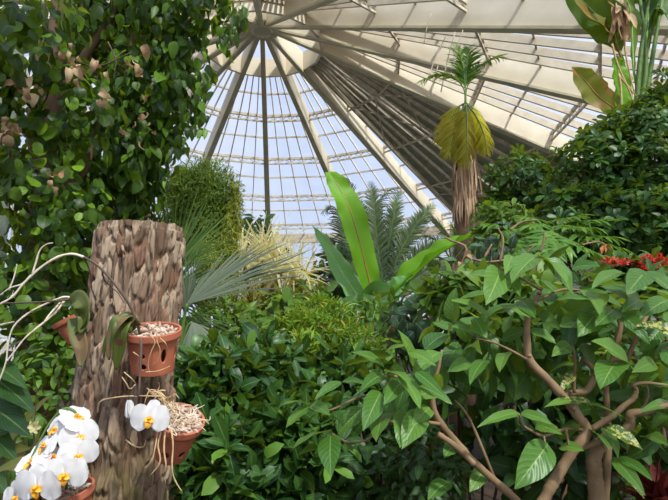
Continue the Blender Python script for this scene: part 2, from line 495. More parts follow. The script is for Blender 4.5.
cl = math_(nt, 'MAXIMUM', math_(nt, 'MULTIPLY', mr.outputs[0], .6), sx.outputs[0])
col = mixc(nt, cl, ramp.outputs[0], (1.0, 1.0, 1.02, 1))
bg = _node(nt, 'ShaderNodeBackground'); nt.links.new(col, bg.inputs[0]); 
# sky brightness added towards the sun, behind and above the camera, to light indoors
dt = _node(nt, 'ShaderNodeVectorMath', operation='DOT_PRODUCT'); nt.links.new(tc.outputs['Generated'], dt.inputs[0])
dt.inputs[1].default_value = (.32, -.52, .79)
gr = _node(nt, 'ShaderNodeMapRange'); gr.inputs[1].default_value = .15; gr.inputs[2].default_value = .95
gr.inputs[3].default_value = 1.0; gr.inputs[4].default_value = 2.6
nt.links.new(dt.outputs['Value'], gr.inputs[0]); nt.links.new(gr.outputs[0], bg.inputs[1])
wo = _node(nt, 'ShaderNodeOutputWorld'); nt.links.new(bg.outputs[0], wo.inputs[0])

sl = bpy.data.lights.new('sun', 'SUN'); sl.energy = 5.8; sl.angle = math.radians(4); sl.color = (1, .95, .86)
so = bpy.data.objects.new('sun', sl); C.objects.link(so)
sd = Vector((-.32, .52, -.79))   # light travels forward, a little to the left, and down
so.rotation_euler = sd.to_track_quat('-Z', 'Y').to_euler(); so.location = (6, -8, 20)

cam = bpy.data.cameras.new('camera'); co = bpy.data.objects.new('camera', cam); C.objects.link(co)
cam.sensor_width = 36; cam.lens = F / 668 * 36; cam.clip_start = .05
co.location = EYE.tolist(); co.rotation_euler = (math.pi / 2 + PITCH, 0, 0)
sc.camera = co
sc.view_settings.view_transform = 'Standard'; sc.view_settings.look = 'None'
sc.view_settings.exposure = 0.0; sc.view_settings.gamma = 1
sc.view_settings.use_curve_mapping = False

# ------------------------------------------------------------------ the glasshouse
HUB = P(262, 28, 14.0)
SL = 0.40           # fall of the rafters
DEP = 0.68          # rafters hang this far under the glass
NR = 16
AZ = [math.radians(-6 + 22.5 * k) for k in range(NR)]
RO = [17.0 if k in (7, 8, 9, 10) else 12.2 for k in range(NR)]


def rp(k, r, up=0.0):
    a = AZ[k % NR]
    return np.array([HUB[0] + r * math.sin(a), HUB[1] + r * math.cos(a), HUB[2] - SL * r + up])


def r_of_y(py, up):
    d = P(265, py, 1.0) - EYE
    tl = d[2] / math.hypot(d[0], d[1]); d0 = math.hypot(HUB[0], HUB[1])
    return (HUB[2] - EYE[2] + up - tl * d0) / (tl + SL)


RINGS = [r_of_y(78, .10)] + [r_of_y(y, DEP) for y in (93.5, 115, 137, 158, 177, 195.5, 210, 224)]
HEAVY = {0, 2, 4, 6, 8}
RIN = 0.45
mb = MB()
pr = [(0.0, -.18), (.52, -.18), (.56, -.14), (.56, .55), (.44, .95), (0, 1.0)]
a = np.linspace(0, 2 * np.pi, 40, endpoint=False)
V = np.array([[HUB[0] + r * math.cos(t), HUB[1] + r * math.sin(t), HUB[2] + .08 + z] for r, z in pr for t in a])
i = np.arange(len(pr) - 1)[:, None] * 40; j = np.arange(40)[None]; k = (j + 1) % 40
mb.add(V, np.stack(np.broadcast_arrays(i + j, i + k, i + 40 + k, i + 40 + j), -1).reshape(-1, 4))
tag(mb.build('trim_1', M['soffit'], origin=HUB), 'round olive steel hub where all the roof rafters meet', 'roof hub', kind='structure')

# rafters: cream web, olive soffit flange
for k in range(NR):
    if k == 3: continue
    mb = MB()
    a0, b0 = rp(k, RIN * .8, DEP), rp(k, RO[k], DEP)
    beam(mb, a0, b0, .10, DEP - .05, hang=True, w1=.16)
    o = mb.build('ceiling_beam', M['cream'], origin=rp(k, RO[k]), smooth=False)
    tag(o, kind='structure', group='radial roof rafters')
    s = MB()
    beam(s, rp(k, RIN * .8, .06), rp(k, RO[k], .06), .14, .06, hang=True, w1=.27)
    s.build('lower_flange', M['soffit'], o, smooth=False)


def sector(k, bars, bw, bd, dark=None):
    k2 = (k + 1) % NR
    rs = [RIN] + RINGS

    def q(r, u, up=DEP):
        ra, rb = (r, r) if r >= 0 else (RO[k], RO[k2])
        return rp(k, ra, up) * (1 - u) + rp(k2, rb, up) * u
    g = MB()
    for r0, r1 in zip(rs, rs[1:] + [-1]):
        g.add([q(r0, 0), q(r0, 1), q(r1, 1), q(r1, 0)], [[0, 1, 2, 3]], [[0, 0]] * 4)
    o = g.build('window_%d' % (k + 1), M['glass'], origin=rp(k, 6), smooth=False)
    tag(o, kind='structure')
    b = MB()
    for i in range(1, bars + 1):
        u = i / (bars + 1)
        beam(b, q(RINGS[0], u), q(-1, u), bw, bd, hang=True)
    b.build('glazing_bar', M['slat' if bd > .15 else 'bar'], o, smooth=False)
    t = MB()
    for n, r in enumerate(RINGS + [-1]):
        if n in HEAVY or r < 0:
            beam(t, q(r, 0, DEP - .01), q(r, 1, DEP - .01), .07, .10, hang=True)
            beam(t, q(r, 0, DEP - .24), q(r, 1, DEP - .24), .05, .06, hang=True)
            for i in range(5):
                u0 = i / 5
                beam(t, q(r, u0, DEP - .24), q(r, u0 + .1, DEP - .08), .02, .02)
                beam(t, q(r, u0 + .2, DEP - .24), q(r, u0 + .1, DEP - .08), .02, .02)
        else:
            beam(t, q(r, 0, DEP - .01), q(r, 1, DEP - .01), .045, .06, hang=True)
    t.build('purlin', M['truss'], o, smooth=False)
    # upright band that closes the ring round the lantern
    bd_ = MB()
    r = RINGS[0]
    beam(bd_, q(r - .05, 0, DEP + .02), q(r - .05, 1, DEP + .02), .08, .62, hang=True)
    bd_.build('lantern_band', M['cream'], o, smooth=False)
    if dark is not None:
        p = MB()
        N_ = 12
        for i in range(N_):
            ua, ub = dark + (1 - dark) * i / N_, dark + (1 - dark) * (i + .97) / N_
            for r0, r1 in ((RINGS[0] + .1, RINGS[4]), (RINGS[4], -1)):
                p.add([q(r0, ua, DEP - .14), q(r0, ub, DEP - .10), q(r1, ub, DEP - .10), q(r1, ua, DEP - .14)], [[0, 1, 2, 3]], [[0, 0]] * 4)
        p.build('shade_panel', M['panel'], o, smooth=False)
        e_ = MB()
        beam(e_, q(RINGS[0], dark, DEP - .1), q(-1, dark, DEP - .1), .08, .22, hang=True)
        for i in range(1, 5):
            u = dark + (1 - dark) * i / 5
            beam(e_, q(RINGS[0], u, DEP - .12), q(-1, u, DEP - .12), .05, .12, hang=True)
        for (r0, u0, r1, u1) in ((4, dark, 6, 1), (6, dark, 4, 1), (9, .3, 11.5, 1), (11.5, dark, 8.6, 1), (9.5, dark, 10.5, 1)):
            tube(e_, [q(r0, u0, DEP - .3), q(r1, u1, DEP - .3)], .025, 6, 2)
        e_.build('brace', M['truss'], o, smooth=False)
    return o


for k in range(NR):
    if k == 2: sector(k, 6, .04, .08, dark=.22)
    elif k == 3: sector(k, 6, .04, .08, dark=0.0)
    elif k in (4, 5, 6, 7): sector(k, 5, .06, .19)
    else: sector(k, 4, .035, .07)

# eaves and glazed walls down to the ground
nw = NR
for k in range(NR):
    k2 = (k + 1) % NR
    A, B = rp(k, RO[k], DEP), rp(k2, RO[k2], DEP)
    mb = MB()
    beam(mb, A - [0, 0, .28], B - [0, 0, .28], .16, .42)
    tag(mb.build('ceiling_beam', M['truss'], origin=A, smooth=False), kind='structure', group='eaves beams')
    A0, B0 = A.copy(), B.copy(); A0[2] = B0[2] = .9
    solid = k in (2, 3)
    g = MB()
    top = np.array([0, 0, .5])
    g.add([A - top, B - top, B0, A0], [[0, 1, 2, 3]], [[0, 0]] * 4)
    nw += 1
    if solid:
        o = g.build('wall_side_%d' % k, M['wall'], smooth=False)
        tag(o, kind='structure')
    else:
        o = g.build('window_%d' % nw, M['glassw'], smooth=False)
        tag(o, kind='structure')
        b = MB()
        for i in range(0, 9):
            u = i / 8
            beam(b, A * (1 - u) + B * u - top, A0 * (1 - u) + B0 * u, .06 if i % 4 else .14, .07, up=(0.3, 1, 0))
        for i in range(1, 5):
            t = i / 5
            beam(b, (A - top) * (1 - t) + A0 * t, (B - top) * (1 - t) + B0 * t, .05, .05)
        b.build('glazing_bar', M['bar'], o, smooth=False)
    mb = MB()
    beam(mb, A0, B0, .3, .9, hang=True)
    tag(mb.build('wall_plinth_%d' % k, M['wall'], smooth=False), kind='structure')

# painted pillar at the left
mb = MB()
c = P(-6, 160, 5.6)
V = [[c[0] + .2 * math.cos(t), c[1] + .2 * math.sin(t), z] for z in (0, 5.2) for t in np.linspace(0, 6.283, 25)[:-1]]
j = np.arange(24); k = (j + 1) % 24
mb.add(V, np.stack([j, k, k + 24, j + 24], -1))
tag(mb.build('wall_pillar', M['pillar'], origin=(c[0], c[1], 0)), kind='structure')

# floor of the planting beds
n = 60
gx, gy = np.meshgrid(np.linspace(-18, 18, n), np.linspace(-6, 30, n))
gz = np.array([[.06 * mnoise.noise(Vector((x * .9, y * .9, 0))) - .03 for x in gx[0]] for y in gy[:, 0]])
mb = MB(); mb.add(np.stack([gx, gy, gz], -1).reshape(-1, 3), grid_q(n, n))
tag(mb.build('floor', M['soil']), kind='structure')

# loose wires hanging from the rafters above the thatched palm
for n_, (x0, y0, x1, y1) in enumerate(((446, 36, 428, 78), (455, 32, 441, 92), (463, 30, 452, 66), (431, 14, 424, 44), (438, 66, 430, 100))):
    mb = MB(); tube(mb, [P(x0, y0, 9.9), P((x0 + x1) / 2 - 1, (y0 + y1) / 2, 9.9), P(x1, y1, 9.9)], .012, 6, 4)
    tag(mb.build('hanging_wire', M['truss'], origin=P(x0, y0, 9.9)), kind='structure', group='loose wires under the roof')

# ------------------------------------------------------------------ foreground: the cut trunk
TY = 1.75
tb, tt = P(133, 380, TY), P(142, 222, TY)
AX = np.array([tt[0], TY]);
trunk = thing('tree_stump', 'tall cut tree trunk with flaky grey brown bark carrying the clay pots', 'tree stump', (AX[0], AX[1], 0))
ZT = P(142, 220, 1.62)[2]
nu, nv = 340, 400
zz = np.concatenate([np.linspace(0, .85, 40, endpoint=False), np.linspace(.85, ZT, nv - 40)])
V = []; uvs = []
for z in zz:
    R0 = .144 + .012 * (ZT - z) / .8
    cx = AX[0] - .035 * (ZT - z) / .8
    fd = 1.0 if z < ZT - .02 else .45
    for t in np.linspace(0, 2 * np.pi, nu, endpoint=False):
        x, y = math.cos(t), math.sin(t)
        q = Vector((x * R0 * 42, y * R0 * 42, z * 9))
        q = q + .6 * Vector(mnoise.noise_vector(q * .6))
        d, fp = mnoise.voronoi(q)
        uvs.append(((mnoise.cell(fp[0] * 13.7) + 1) * .5 % 1.0, z))
        crack = min(1, (d[1] - d[0]) / .30)
        crack = crack * crack * (3 - 2 * crack)
        h = .017 * crack * (.75 + .35 * uvs[-1][0]) + .008 * mnoise.noise(Vector((x * 12, y * 12, z * 5))) + .007 * mnoise.noise(Vector((x * 34, y * 34, z * 12)))
        h += .012 * mnoise.noise(Vector((x * 1.6, y * 1.6, z * 1.8)))
        for (kt, kz, kr, kh) in ((-1.67, 1.33, .055, .035), (-1.95, 1.22, .05, .022), (-1.4, 1.18, .05, .03)):   # burrs low on the trunk
            dd = (((t - kt + math.pi) % (2 * math.pi) - math.pi) * R0 / kr) ** 2 + ((z - kz) / kr) ** 2
            h += kh * math.exp(-dd * 1.4) - kh * .9 * math.exp(-dd * 9)
        r = R0 - .011 + h * fd + .004 * (1 - fd)
        V.append((cx + r * x, AX[1] + r * y, z + (.006 * mnoise.noise(Vector((x * 9, y * 9, 3))) if z > ZT - 1e-6 else 0)))
mb = MB()
i = np.arange(len(zz) - 1)[:, None] * nu; j = np.arange(nu)[None]; k = (j + 1) % nu
mb.add(V, np.stack(np.broadcast_arrays(i + j, i + k, i + nu + k, i + nu + j), -1).reshape(-1, 4), uvs)
mb.build('bark', M['bark'], trunk)
mb = MB(); ring = np.array(V[-nu:])
cen = ring.mean(0) + [0, 0, .004]
mb.add(np.vstack([ring, ring * .5 + cen * .5, [cen]]), np.vstack([np.stack([j[0], k[0], k[0] + nu, j[0] + nu], -1), np.stack([j[0] + nu, k[0] + nu, np.full(nu, 2 * nu), np.full(nu, 2 * nu)], -1)]))
mb.build('cut_top', M['branch'], trunk)
for (x0, y0, dx, dy, r) in ((122, 246, 3, 9, .006), (158, 262, -1, 10, .005), (112, 300, 2, 8, .006)):
    m_ = MB(); tube(m_, [P(x0, y0, 1.60), P(x0 + dx * .4, y0 + dy * .5, 1.575), P(x0 + dx, y0 + dy, 1.60)], [r, r * .8, r * .3], 6, 4)
    m_.build('bark_flake', M['bark'], trunk)


# ------------------------------------------------------------------ clay orchid pots
def euler(rx, ry, rz):
    cx_, sx_, cy_, sy_, cz_, sz_ = math.cos(rx), math.sin(rx), math.cos(ry), math.sin(ry), math.cos(rz), math.sin(rz)
    X = np.array([[1, 0, 0], [0, cx_, -sx_], [0, sx_, cx_]]); Y = np.array([[cy_, 0, sy_], [0, 1, 0], [-sy_, 0, cy_]]); Z = np.array([[cz_, -sz_, 0], [sz_, cz_, 0], [0, 0, 1]])
    return Z @ Y @ X


def pot(label, c, R, rt, rb, h, holes, rim=.024):
    """terracotta pot, wall pierced by slots; c = middle of the mouth"""
    nu_, nv_ = 144, 56
    zs = np.linspace(-h, 0, nv_)
    th = np.linspace(0, 2 * np.pi, nu_, endpoint=False)

    def rad(z):
        t = (z + h) / h
        r = rb + (rt * .90 - rb) * t ** .9
        if z > -rim: r = rt * (.965 + .035 * min(1, (z + rim) / .006))
        return r
    Vp = np.array([[rad(z) * math.cos(t), rad(z) * math.sin(t), z] for z in zs for t in th])
    i = np.arange(nv_ - 1)[:, None] * nu_; j = np.arange(nu_)[None]; k = (j + 1) % nu_
    Qp = np.stack(np.broadcast_arrays(i + j, i + k, i + nu_ + k, i + nu_ + j), -1).reshape(-1, 4)
    keep = np.ones(len(Qp), bool)
    def loc(Pn, ht, hz, hw, hh):
        ang = (np.arctan2(Pn[:, 1], Pn[:, 0]) - ht + np.pi) % (2 * np.pi) - np.pi
        return np.stack([ang * rb * 1.15 / hw, (Pn[:, 2] - hz) / hh], -1)
    for hl in holes:
        q = loc(Vp[Qp].mean(1), *hl)
        keep &= (q ** 2).sum(1) > 1
    Qp = Qp[keep]
    cnt = np.bincount(Qp.ravel(), minlength=len(Vp))
    for (ht, hz, hw, hh) in holes:   # pull the ragged edge onto the ellipse
        q = loc(Vp, ht, hz, hw, hh); d = np.linalg.norm(q, axis=1)
        m = (cnt > 0) & (cnt < 4) & (d < 1.5) & (d > .4) & (np.abs(q[:, 0]) < 2)
        qq = q[m] / d[m][:, None]
        ang = ht + qq[:, 0] * hw / (rb * 1.15); z = hz + qq[:, 1] * hh
        r = np.array([rad(x) for x in z])
        Vp[m] = np.stack([r * np.cos(ang), r * np.sin(ang), z], -1)
    used = np.unique(Qp); rm = np.full(len(Vp), -1); rm[used] = np.arange(len(used))
    mb = MB(); mb.add(Vp[used] @ R.T + c, rm[Qp])
    # floor of the pot
    ringv = np.array([[rad(-h) * math.cos(t), rad(-h) * math.sin(t), -h] for t in th] + [[0, 0, -h]])
    mb.add(ringv @ R.T + c, np.stack([(np.arange(nu_) + 1) % nu_, np.arange(nu_), np.full(nu_, nu_), np.full(nu_, nu_)], -1))
    o = mb.build('clay_pot', M['clay'], origin=c)
    tag(o, label, 'flower pot', 'clay orchid pots on the trunk')
    s = o.modifiers.new('thickness', 'SOLIDIFY'); s.thickness = .007; s.offset = -1
    return o


def pot_fill(c, R, rt, label, n=90, drop=.012, roots=0, size=.013):
    mb = MB()
    for _ in range(n):
        r = rt * .86 * math.sqrt(rng.random()); t = rng.uniform(0, 6.28)
        p = c + R @ np.array([r * math.cos(t), r * math.sin(t), -drop + .012 * rng.random() * (1.3 - r / rt)])
        d = nrm(R @ np.append(rng.normal(size=2), rng.normal() * .35)) * size * rng.uniform(.5, 1.1)
        tube(mb, [p - d, p + d * .1 + rng.normal(size=3) * .002, p + d], [.002, size * .42, .002], 6, 3)
    # disc under the chips so that nothing shows through
    th = np.linspace(0, 6.283, 40, endpoint=False)
    Vd = np.array([[rt * .88 * math.cos(t), rt * .88 * math.sin(t), -drop - .004] for t in th] + [[0, 0, -drop + .002]])
    mb.add(Vd @ R.T + c, np.stack([np.arange(40), (np.arange(40) + 1) % 40, np.full(40, 40), np.full(40, 40)], -1))
    o = mb.build('bark_chips', M['chip'], origin=c)
    return tag(o, label, 'potting bark', kind='stuff')


def px_tube(mb, pts, Y, r, seg=7, smooth=5, bump=.06, k=1.0):
    pts = np.asarray(pts, float)
    Ys = np.broadcast_to(np.asarray(Y, float), (len(pts),)) if np.ndim(Y) == 0 else np.interp(np.linspace(0, 1, len(pts)), np.linspace(0, 1, len(Y)), Y)
    tube(mb, [P(x, y, d) for (x, y), d in zip(pts, Ys)], r, seg, smooth, bump)


a90 = -math.pi / 2
c1 = P(152.5, 329, 1.50); R1 = euler(math.radians(15), math.radians(2), 0)
pot('round clay pot with dark slots strapped to the front of the trunk', c1, R1, .083, .060, .125,
    [(a90 - 1.0, -.075, .010, .016), (a90 - .12, -.062, .011, .0085), (a90 - .1, -.095, .012, .0085), (a90 + .82, -.066, .0085, .021), (a90 + 1.6, -.07, .01, .016), (a90 - 1.8, -.07, .01, .016)])
pot_fill(c1, R1, .083, 'pale bark chips and bulbs filling the clay pot at the front of the trunk', 80, .010, size=.013)
c2 = P(180, 418, 1.50); R2 = euler(math.radians(22), math.radians(20), 0)
pot('tilted clay pot low on the trunk, crammed with dry straw', c2, R2, .073, .047, .128,
    [(a90 + .05, -.095, .012, .013), (a90 - .75, -.095, .009, .009), (a90 + .95, -.09, .010, .012)])
pot_fill(c2, R2, .073, 'chopped dry straw and chips heaped in the tilted clay pot', 90, .004, size=.016)
c3 = P(70, 318, 1.78); R3 = euler(math.radians(8), math.radians(-28), 0)
pot('small clay pot half hidden behind the trunk under wilting leaves', c3, R3, .062, .042, .085, [(a90, -.05, .008, .01)], rim=.018)
c4 = P(66, 489, 1.52); R4 = euler(math.radians(10), math.radians(-8), 0)
pot('clay pot at the foot of the picture under the big white orchid sprays', c4, R4, .075, .055, .12, [(a90, -.06, .01, .012)])
pot_fill(c4, R4, .075, 'bark chips in the pot under the white orchid sprays', 40, .01)
pot_fill(c3, R3, .062, 'bark chips in the small pot behind the trunk', 40, .01)


# ------------------------------------------------------------------ orchids
def orchid_flower(parent, c, face, S=.095, roll=0.0, lip=True, name='flower'):
    z = nrm(face); up = np.array([0, 0, 1.0]); x = nrm(np.cross(up, z)); y = np.cross(z, x)
    R = np.stack([x, y, z], -1) @ euler(0, 0, roll)
    mb = MB(); k = S / .095
    for (ang, L, wd, kind, zo, bend) in ((90, .046, .034, 'petal', -.002, .12), (215, .045, .030, 'petal', -.002, .15), (325, .045, .030, 'petal', -.002, .15),
                                         (8, .050, .066, 'round', .002, .10), (172, .050, .066, 'round', .002, .10)):
        t = math.radians(ang + rng.normal() * 4)
        d = np.array([math.cos(t), math.sin(t), .1]); n = np.array([0, 0, 1.0])
        T = leaf_tpl(kind, wd / L, 12, 9, bend, -.08, .035, rng.normal() * .15, int(rng.integers(999)))
        mb.inst(T, (R @ frames(d[None], n[None])[0])[None], (c + R @ (np.array([math.cos(t) * .002, math.sin(t) * .002, zo]) * k))[None], np.array([L * k]))
    f = mb.build(name, M['petal'], parent)
    if lip:
        lb = MB()
        for (dx, dy, dz, L, wd) in ((0, -1, .75, .024, .016), (-.8, .1, .8, .015, .013), (.8, .1, .8, .015, .013)):
            T = leaf_tpl('petal', wd / L, 8, 5, .6, .5, 0, 0, 3)
            lb.inst(T, (R @ frames(np.array([[dx, dy, dz]], float), np.array([[0, .6, .8]]))[0])[None], (c + R @ np.array([0, -.004, .004]))[None], np.array([L * k]))
        tube(lb, [c + R @ np.array([0, 0, 0]), c + R @ np.array([0, .002, .010 * k]), c + R @ np.array([0, -.001, .016 * k])], [.003 * k, .0045 * k, .0025 * k], 8, 4)
        tag(lb.build('lip', M['lip'], f), 'yellow and orange lip')
    return f


def strap(parent, pts, Y, width, mat, name='leaf', n=(0, -1, .3), kind='blade'):
    """long orchid leaf along a curved line of pixels"""
    Ys = np.interp(np.linspace(0, 1, len(pts)), np.linspace(0, 1, len(Y)), Y)
    c = spline([P(x, y, d) for (x, y), d in zip(pts, Ys)], 7)
    t = nrm(np.gradient(c, axis=0)); nn = np.asarray(n, float)
    x = nrm(np.cross(t, nn)); z = np.cross(x, t)
    v = np.linspace(0, 1, len(c)); hw = wprof(kind, v) * width / 2; hw[-1] = .002
    u = np.linspace(-1, 1, 7)
    V = c[:, None] + x[:, None] * (u[None] * hw[:, None])[..., None] + z[:, None] * (np.abs(u)[None] ** 1.4 * hw[:, None] * .38)[..., None]
    UV = np.stack(np.broadcast_arrays(u[None] * .5 + .5, v[:, None]), -1)
    mb = MB(); mb.add(V.reshape(-1, 3), grid_q(len(c), 7), UV.reshape(-1, 2))
    o = mb.build(name, mat, parent)
    s = o.modifiers.new('thickness', 'SOLIDIFY'); s.thickness = .0025; s.offset = 0
    return o


# orchid in the front pot: drooping leaves, an arching stalk and a hanging spray
o1 = thing('orchid', 'orchid in the front clay pot with drooping leaves and long arching stalk', 'orchid', P(140, 336, 1.48), 'orchids on the trunk')
strap(o1, [(136, 326), (128, 319), (119, 322), (112, 338), (109, 360)], (1.46, 1.41, 1.43), .052, M['l_orchidr'], n=(-.4, -1, .5))
strap(o1, [(134, 328), (126, 321), (121, 330), (119, 350), (116, 370)], (1.46, 1.41, 1.44), .046, M['l_orchid'], n=(.2, -1, .4))
strap(o1, [(134, 330), (127, 325), (117, 328), (107, 342), (104, 358)], (1.48, 1.46, 1.49), .034, M['l_orchid'], n=(-.6, -1, .4))
mb = MB(); px_tube(mb, [(140, 340), (138, 326), (130, 306), (114, 283), (97, 265), (84, 257)], (1.47, 1.42, 1.40), [.0042, .004, .0035, .0032], bump=.12)
mb.build('flower_stalk', M['darkstalk'], o1)
mb = MB(); px_tube(mb, [(84, 257), (72, 254), (58, 257), (40, 268), (24, 283), (12, 297), (-4, 306)], (1.40, 1.36), [.0034, .0036, .0032, .003, .0022], bump=.14)
for pts in ([(32, 275), (36, 262), (40, 250), (47, 244), (53, 243)], [(33, 274), (22, 284), (10, 288), (-4, 298)], [(9, 290), (14, 277), (17, 264)]):
    px_tube(mb, pts, 1.375, [.0028, .002, .0012], bump=.12)
mb.build('dried_stalk', M['dry'], o1)
mb = MB()
px_tube(mb, [(84, 257), (90, 272), (92, 290), (97, 300)], (1.40, 1.45, 1.5), [.0026, .002, .0012], bump=.1)
px_tube(mb, [(102, 271), (105, 281), (112, 288), (113, 300), (112, 306)], (1.405, 1.48, 1.52), [.002, .0016, .001], bump=.1)
px_tube(mb, [(112, 288), (118, 293), (124, 303)], (1.46, 1.52), [.0014, .001], bump=.1)
mb.build('side_twig', M['darkstalk'], o1)
mb = MB(); px_tube(mb, [(141, 338), (141, 352), (140, 372), (139, 392), (136, 402), (137, 412), (142, 417)], (1.405, 1.40, 1.41), [.0038, .0036, .003, .0024], bump=.1)
mb.build('hanging_stalk', M['darkstalk'], o1)
fl = orchid_flower(o1, P(150, 418, 1.40), (.12, -1, .05), .098, -.15)
mb = MB()
for q in range(4):
    leaf_at(mb, P(128 + q * .6, 400, 1.42), P(127 + q * 1.6, 418, 1.42 - .006 * (q % 2)), .022, (q - 1.5, -1, 0), 'petal', -.25, .5, 0, 8, 5)
tag(mb.build('flower_bud', M['petal'], o1), 'half open white bud')
mb = MB(); leaf_at(mb, P(135, 430, 1.43), P(136, 446, 1.43), .020, (0, -1, 0), 'petal', .3, .6, .1); tag(mb.build('withered_flower', M['l_dry'], o1), 'withered brown flower')
mb = MB()
for pts in ([(98, 412), (100, 402), (112, 398), (130, 396), (138, 397)], [(138, 396), (150, 396), (163, 398), (170, 408)], [(126, 440), (134, 446), (143, 447), (146, 440)],
            [(136, 384), (130, 389), (126, 383), (122, 377)], [(147, 388), (155, 395), (160, 392), (168, 400)]):
    px_tube(mb, pts, (1.50, 1.45, 1.45), [.0022, .002, .0014], bump=.12)
mb.build('aerial_root', M['root'], o1)
mb = MB()
for pts in ([(157, 332), (157, 341), (160, 350), (158, 360), (152, 366)], [(150, 335), (155, 342), (151, 352), (148, 364), (150, 374)], [(160, 338), (166, 344), (168, 352)], [(133, 352), (140, 358), (136, 366)],
            [(146, 372), (158, 371), (170, 366)], [(124, 372), (132, 379), (136, 384)]):
    px_tube(mb, pts, (1.412, 1.418, 1.44), [.0016, .0014, .001], bump=.12)
mb.build('aerial_root', M['root'], o1)

# dried plant in the tilted pot: matted roots hanging over the rim
o2 = thing('dead_orchid', 'withered brown roots of a dead orchid hanging from the tilted pot', 'dead plant', c2, 'orchids on the trunk')
mb = MB()
for q in range(44):
    t = rng.uniform(0, 6.28); r = .055 * math.sqrt(rng.random())
    p0 = c2 + R2 @ np.array([r * math.cos(t), r * math.sin(t), .004])
    pts = [p0]
    for s_ in range(3): pts.append(pts[-1] + R2 @ np.append(rng.normal(size=2) * .015, rng.uniform(-.006, .012 - s_ * .008)))
    tube(mb, pts, [.0016, .0013, .0008], 5, 4)
mb.build('root_mat', M['dry'], o2)
mb = MB()
for q in range(36):
    b = P(163 + rng.normal() * 6, 404 + rng.normal() * 7, 1.46 + rng.normal() * .02); d = nrm(np.array([rng.normal() * .7 - .2, -.3, rng.normal()]))
    tube(mb, [b, b + d * .02 + rng.normal(size=3) * .006, b + d * .04 + [0, 0, -.01]], [.0022, .0018, .001], 5, 3)
mb.build('old_leaf_bases', M['root'], o2)
for pts in ([(158, 430), (155, 448), (152, 460), (146, 468)], [(165, 430), (164, 450), (166, 466), (163, 474)], [(171, 428), (173, 445), (172, 464), (174, 478), (182, 492)], [(161, 432), (158, 445), (160, 462), (150, 476)], [(175, 428), (182, 420), (190, 424), (203, 420), (209, 424)]):
    mb = MB(); px_tube(mb, pts, (1.425, 1.415, 1.43), [.0026, .0022, .0014], bump=.12); mb.build('hanging_root', M['root'], o2)

# plant in the pot behind the trunk
o3 = thing('orchid', 'limp orchid with olive and brown leaves in the small pot behind the trunk', 'orchid', c3, 'orchids on the trunk')
strap(o3, [(72, 306), (78, 299), (84, 306), (84, 320), (74, 334)], (1.62, 1.57, 1.60), .056, M['l_orchid'], n=(-.3, -1, .4))
strap(o3, [(80, 310), (84, 318), (80, 334)], (1.60, 1.58), .040, M['l_orchid'], n=(.3, -1, .2))
strap(o3, [(76, 318), (78, 334), (82, 350), (81, 367)], (1.61, 1.58), .052, M['l_orchidr'], n=(.1, -1, .2))
for pts, mt in (([(78, 297), (64, 300), (40, 302), (18, 303), (-4, 303)], 'darkstalk'), ([(76, 299), (64, 297), (48, 303), (30, 312), (14, 326), (8, 344), (6, 362), (-2, 384)], 'dry'),
                ([(64, 301), (56, 312), (42, 324), (26, 337), (14, 352), (6, 362)], 'dry'), ([(14, 322), (4, 324), (-4, 326)], 'dry'), ([(60, 303), (50, 314), (44, 322)], 'dry')):
    mb = MB(); px_tube(mb, pts, (1.66, 1.58, 1.55), [.0034, .0032, .0026, .0022], bump=.14); mb.build('dried_stalk', M[mt], o3)

# the big white orchid
o4 = thing('orchid', 'large orchid with a cascade of white flowers beside the foot of the trunk', 'orchid', P(66, 486, 1.52), 'orchids on the trunk')
mb = MB(); px_tube(mb, [(66, 489), (74, 450), (78, 418), (66, 408), (52, 420), (40, 440), (30, 462), (22, 486)], (1.50, 1.47, 1.45, 1.42), [.004, .0035, .003, .002])
mb.build('flower_stalk', M['greenstem'], o4)
mb = MB(); px_tube(mb, [(66, 489), (72, 470), (80, 452), (82, 436)], (1.50, 1.46, 1.46), [.004, .003]); mb.build('flower_stalk', M['greenstem'], o4)
for (x, y, Y, S, face, roll) in ((75, 418, 1.46, .096, (.6, -.25, .75), .5), (79, 436, 1.44, .096, (.55, -.8, 0), .2), (78, 455, 1.42, .098, (.5, -.85, -.05), .15), (65, 474, 1.39, .108, (.2, -1, -.1), -.05),
                                 (38, 486, 1.37, .116, (-.05, -1, -.1), .05), (57, 430, 1.46, .092, (-.45, -.7, .5), -.5), (46, 446, 1.44, .094, (-.5, -.65, .55), .3), (34, 463, 1.42, .108, (-.3, -.55, .75), .0), (54, 459, 1.42, .10, (.1, -.5, .85), .1), (17, 497, 1.39, .086, (-.3, -1, -.1), .3)):
    orchid_flower(o4, P(x, y, Y), face, S, roll)
strap(o4, [(52, 492), (36, 474), (18, 466), (-8, 474)], (1.50, 1.56), .075, M['l_olive'], n=(0, -.5, 1))
strap(o4, [(56, 492), (44, 490), (28, 500), (10, 520)], (1.46, 1.42), .07, M['l_olive'], n=(0, -.5, 1))

# withered spike left of the white orchid
o5 = thing('dried_flower_spike', 'thin brown spike with one dry yellow flower behind the white orchids', 'dried flower', P(36, 500, 1.62))
mb = MB(); px_tube(mb, [(33, 510), (34, 470), (34, 430), (36, 402), (37, 388)], 1.62, [.0025, .002, .0014]); px_tube(mb, [(28, 452), (34, 444), (41, 438)], 1.60, [.002, .0012]); mb.build('stalk', M['twig'], o5)
mb = MB()
for q in range(6): 
    t = q * 1.05; leaf_at(mb, P(34.5, 427, 1.61), P(34.5 + 7 * math.cos(t), 427 + 7 * math.sin(t), 1.60), .016, (0, -1, .2), 'petal', .3, .4, .08)
mb.build('dry_flower', M['l_straw'], o5)

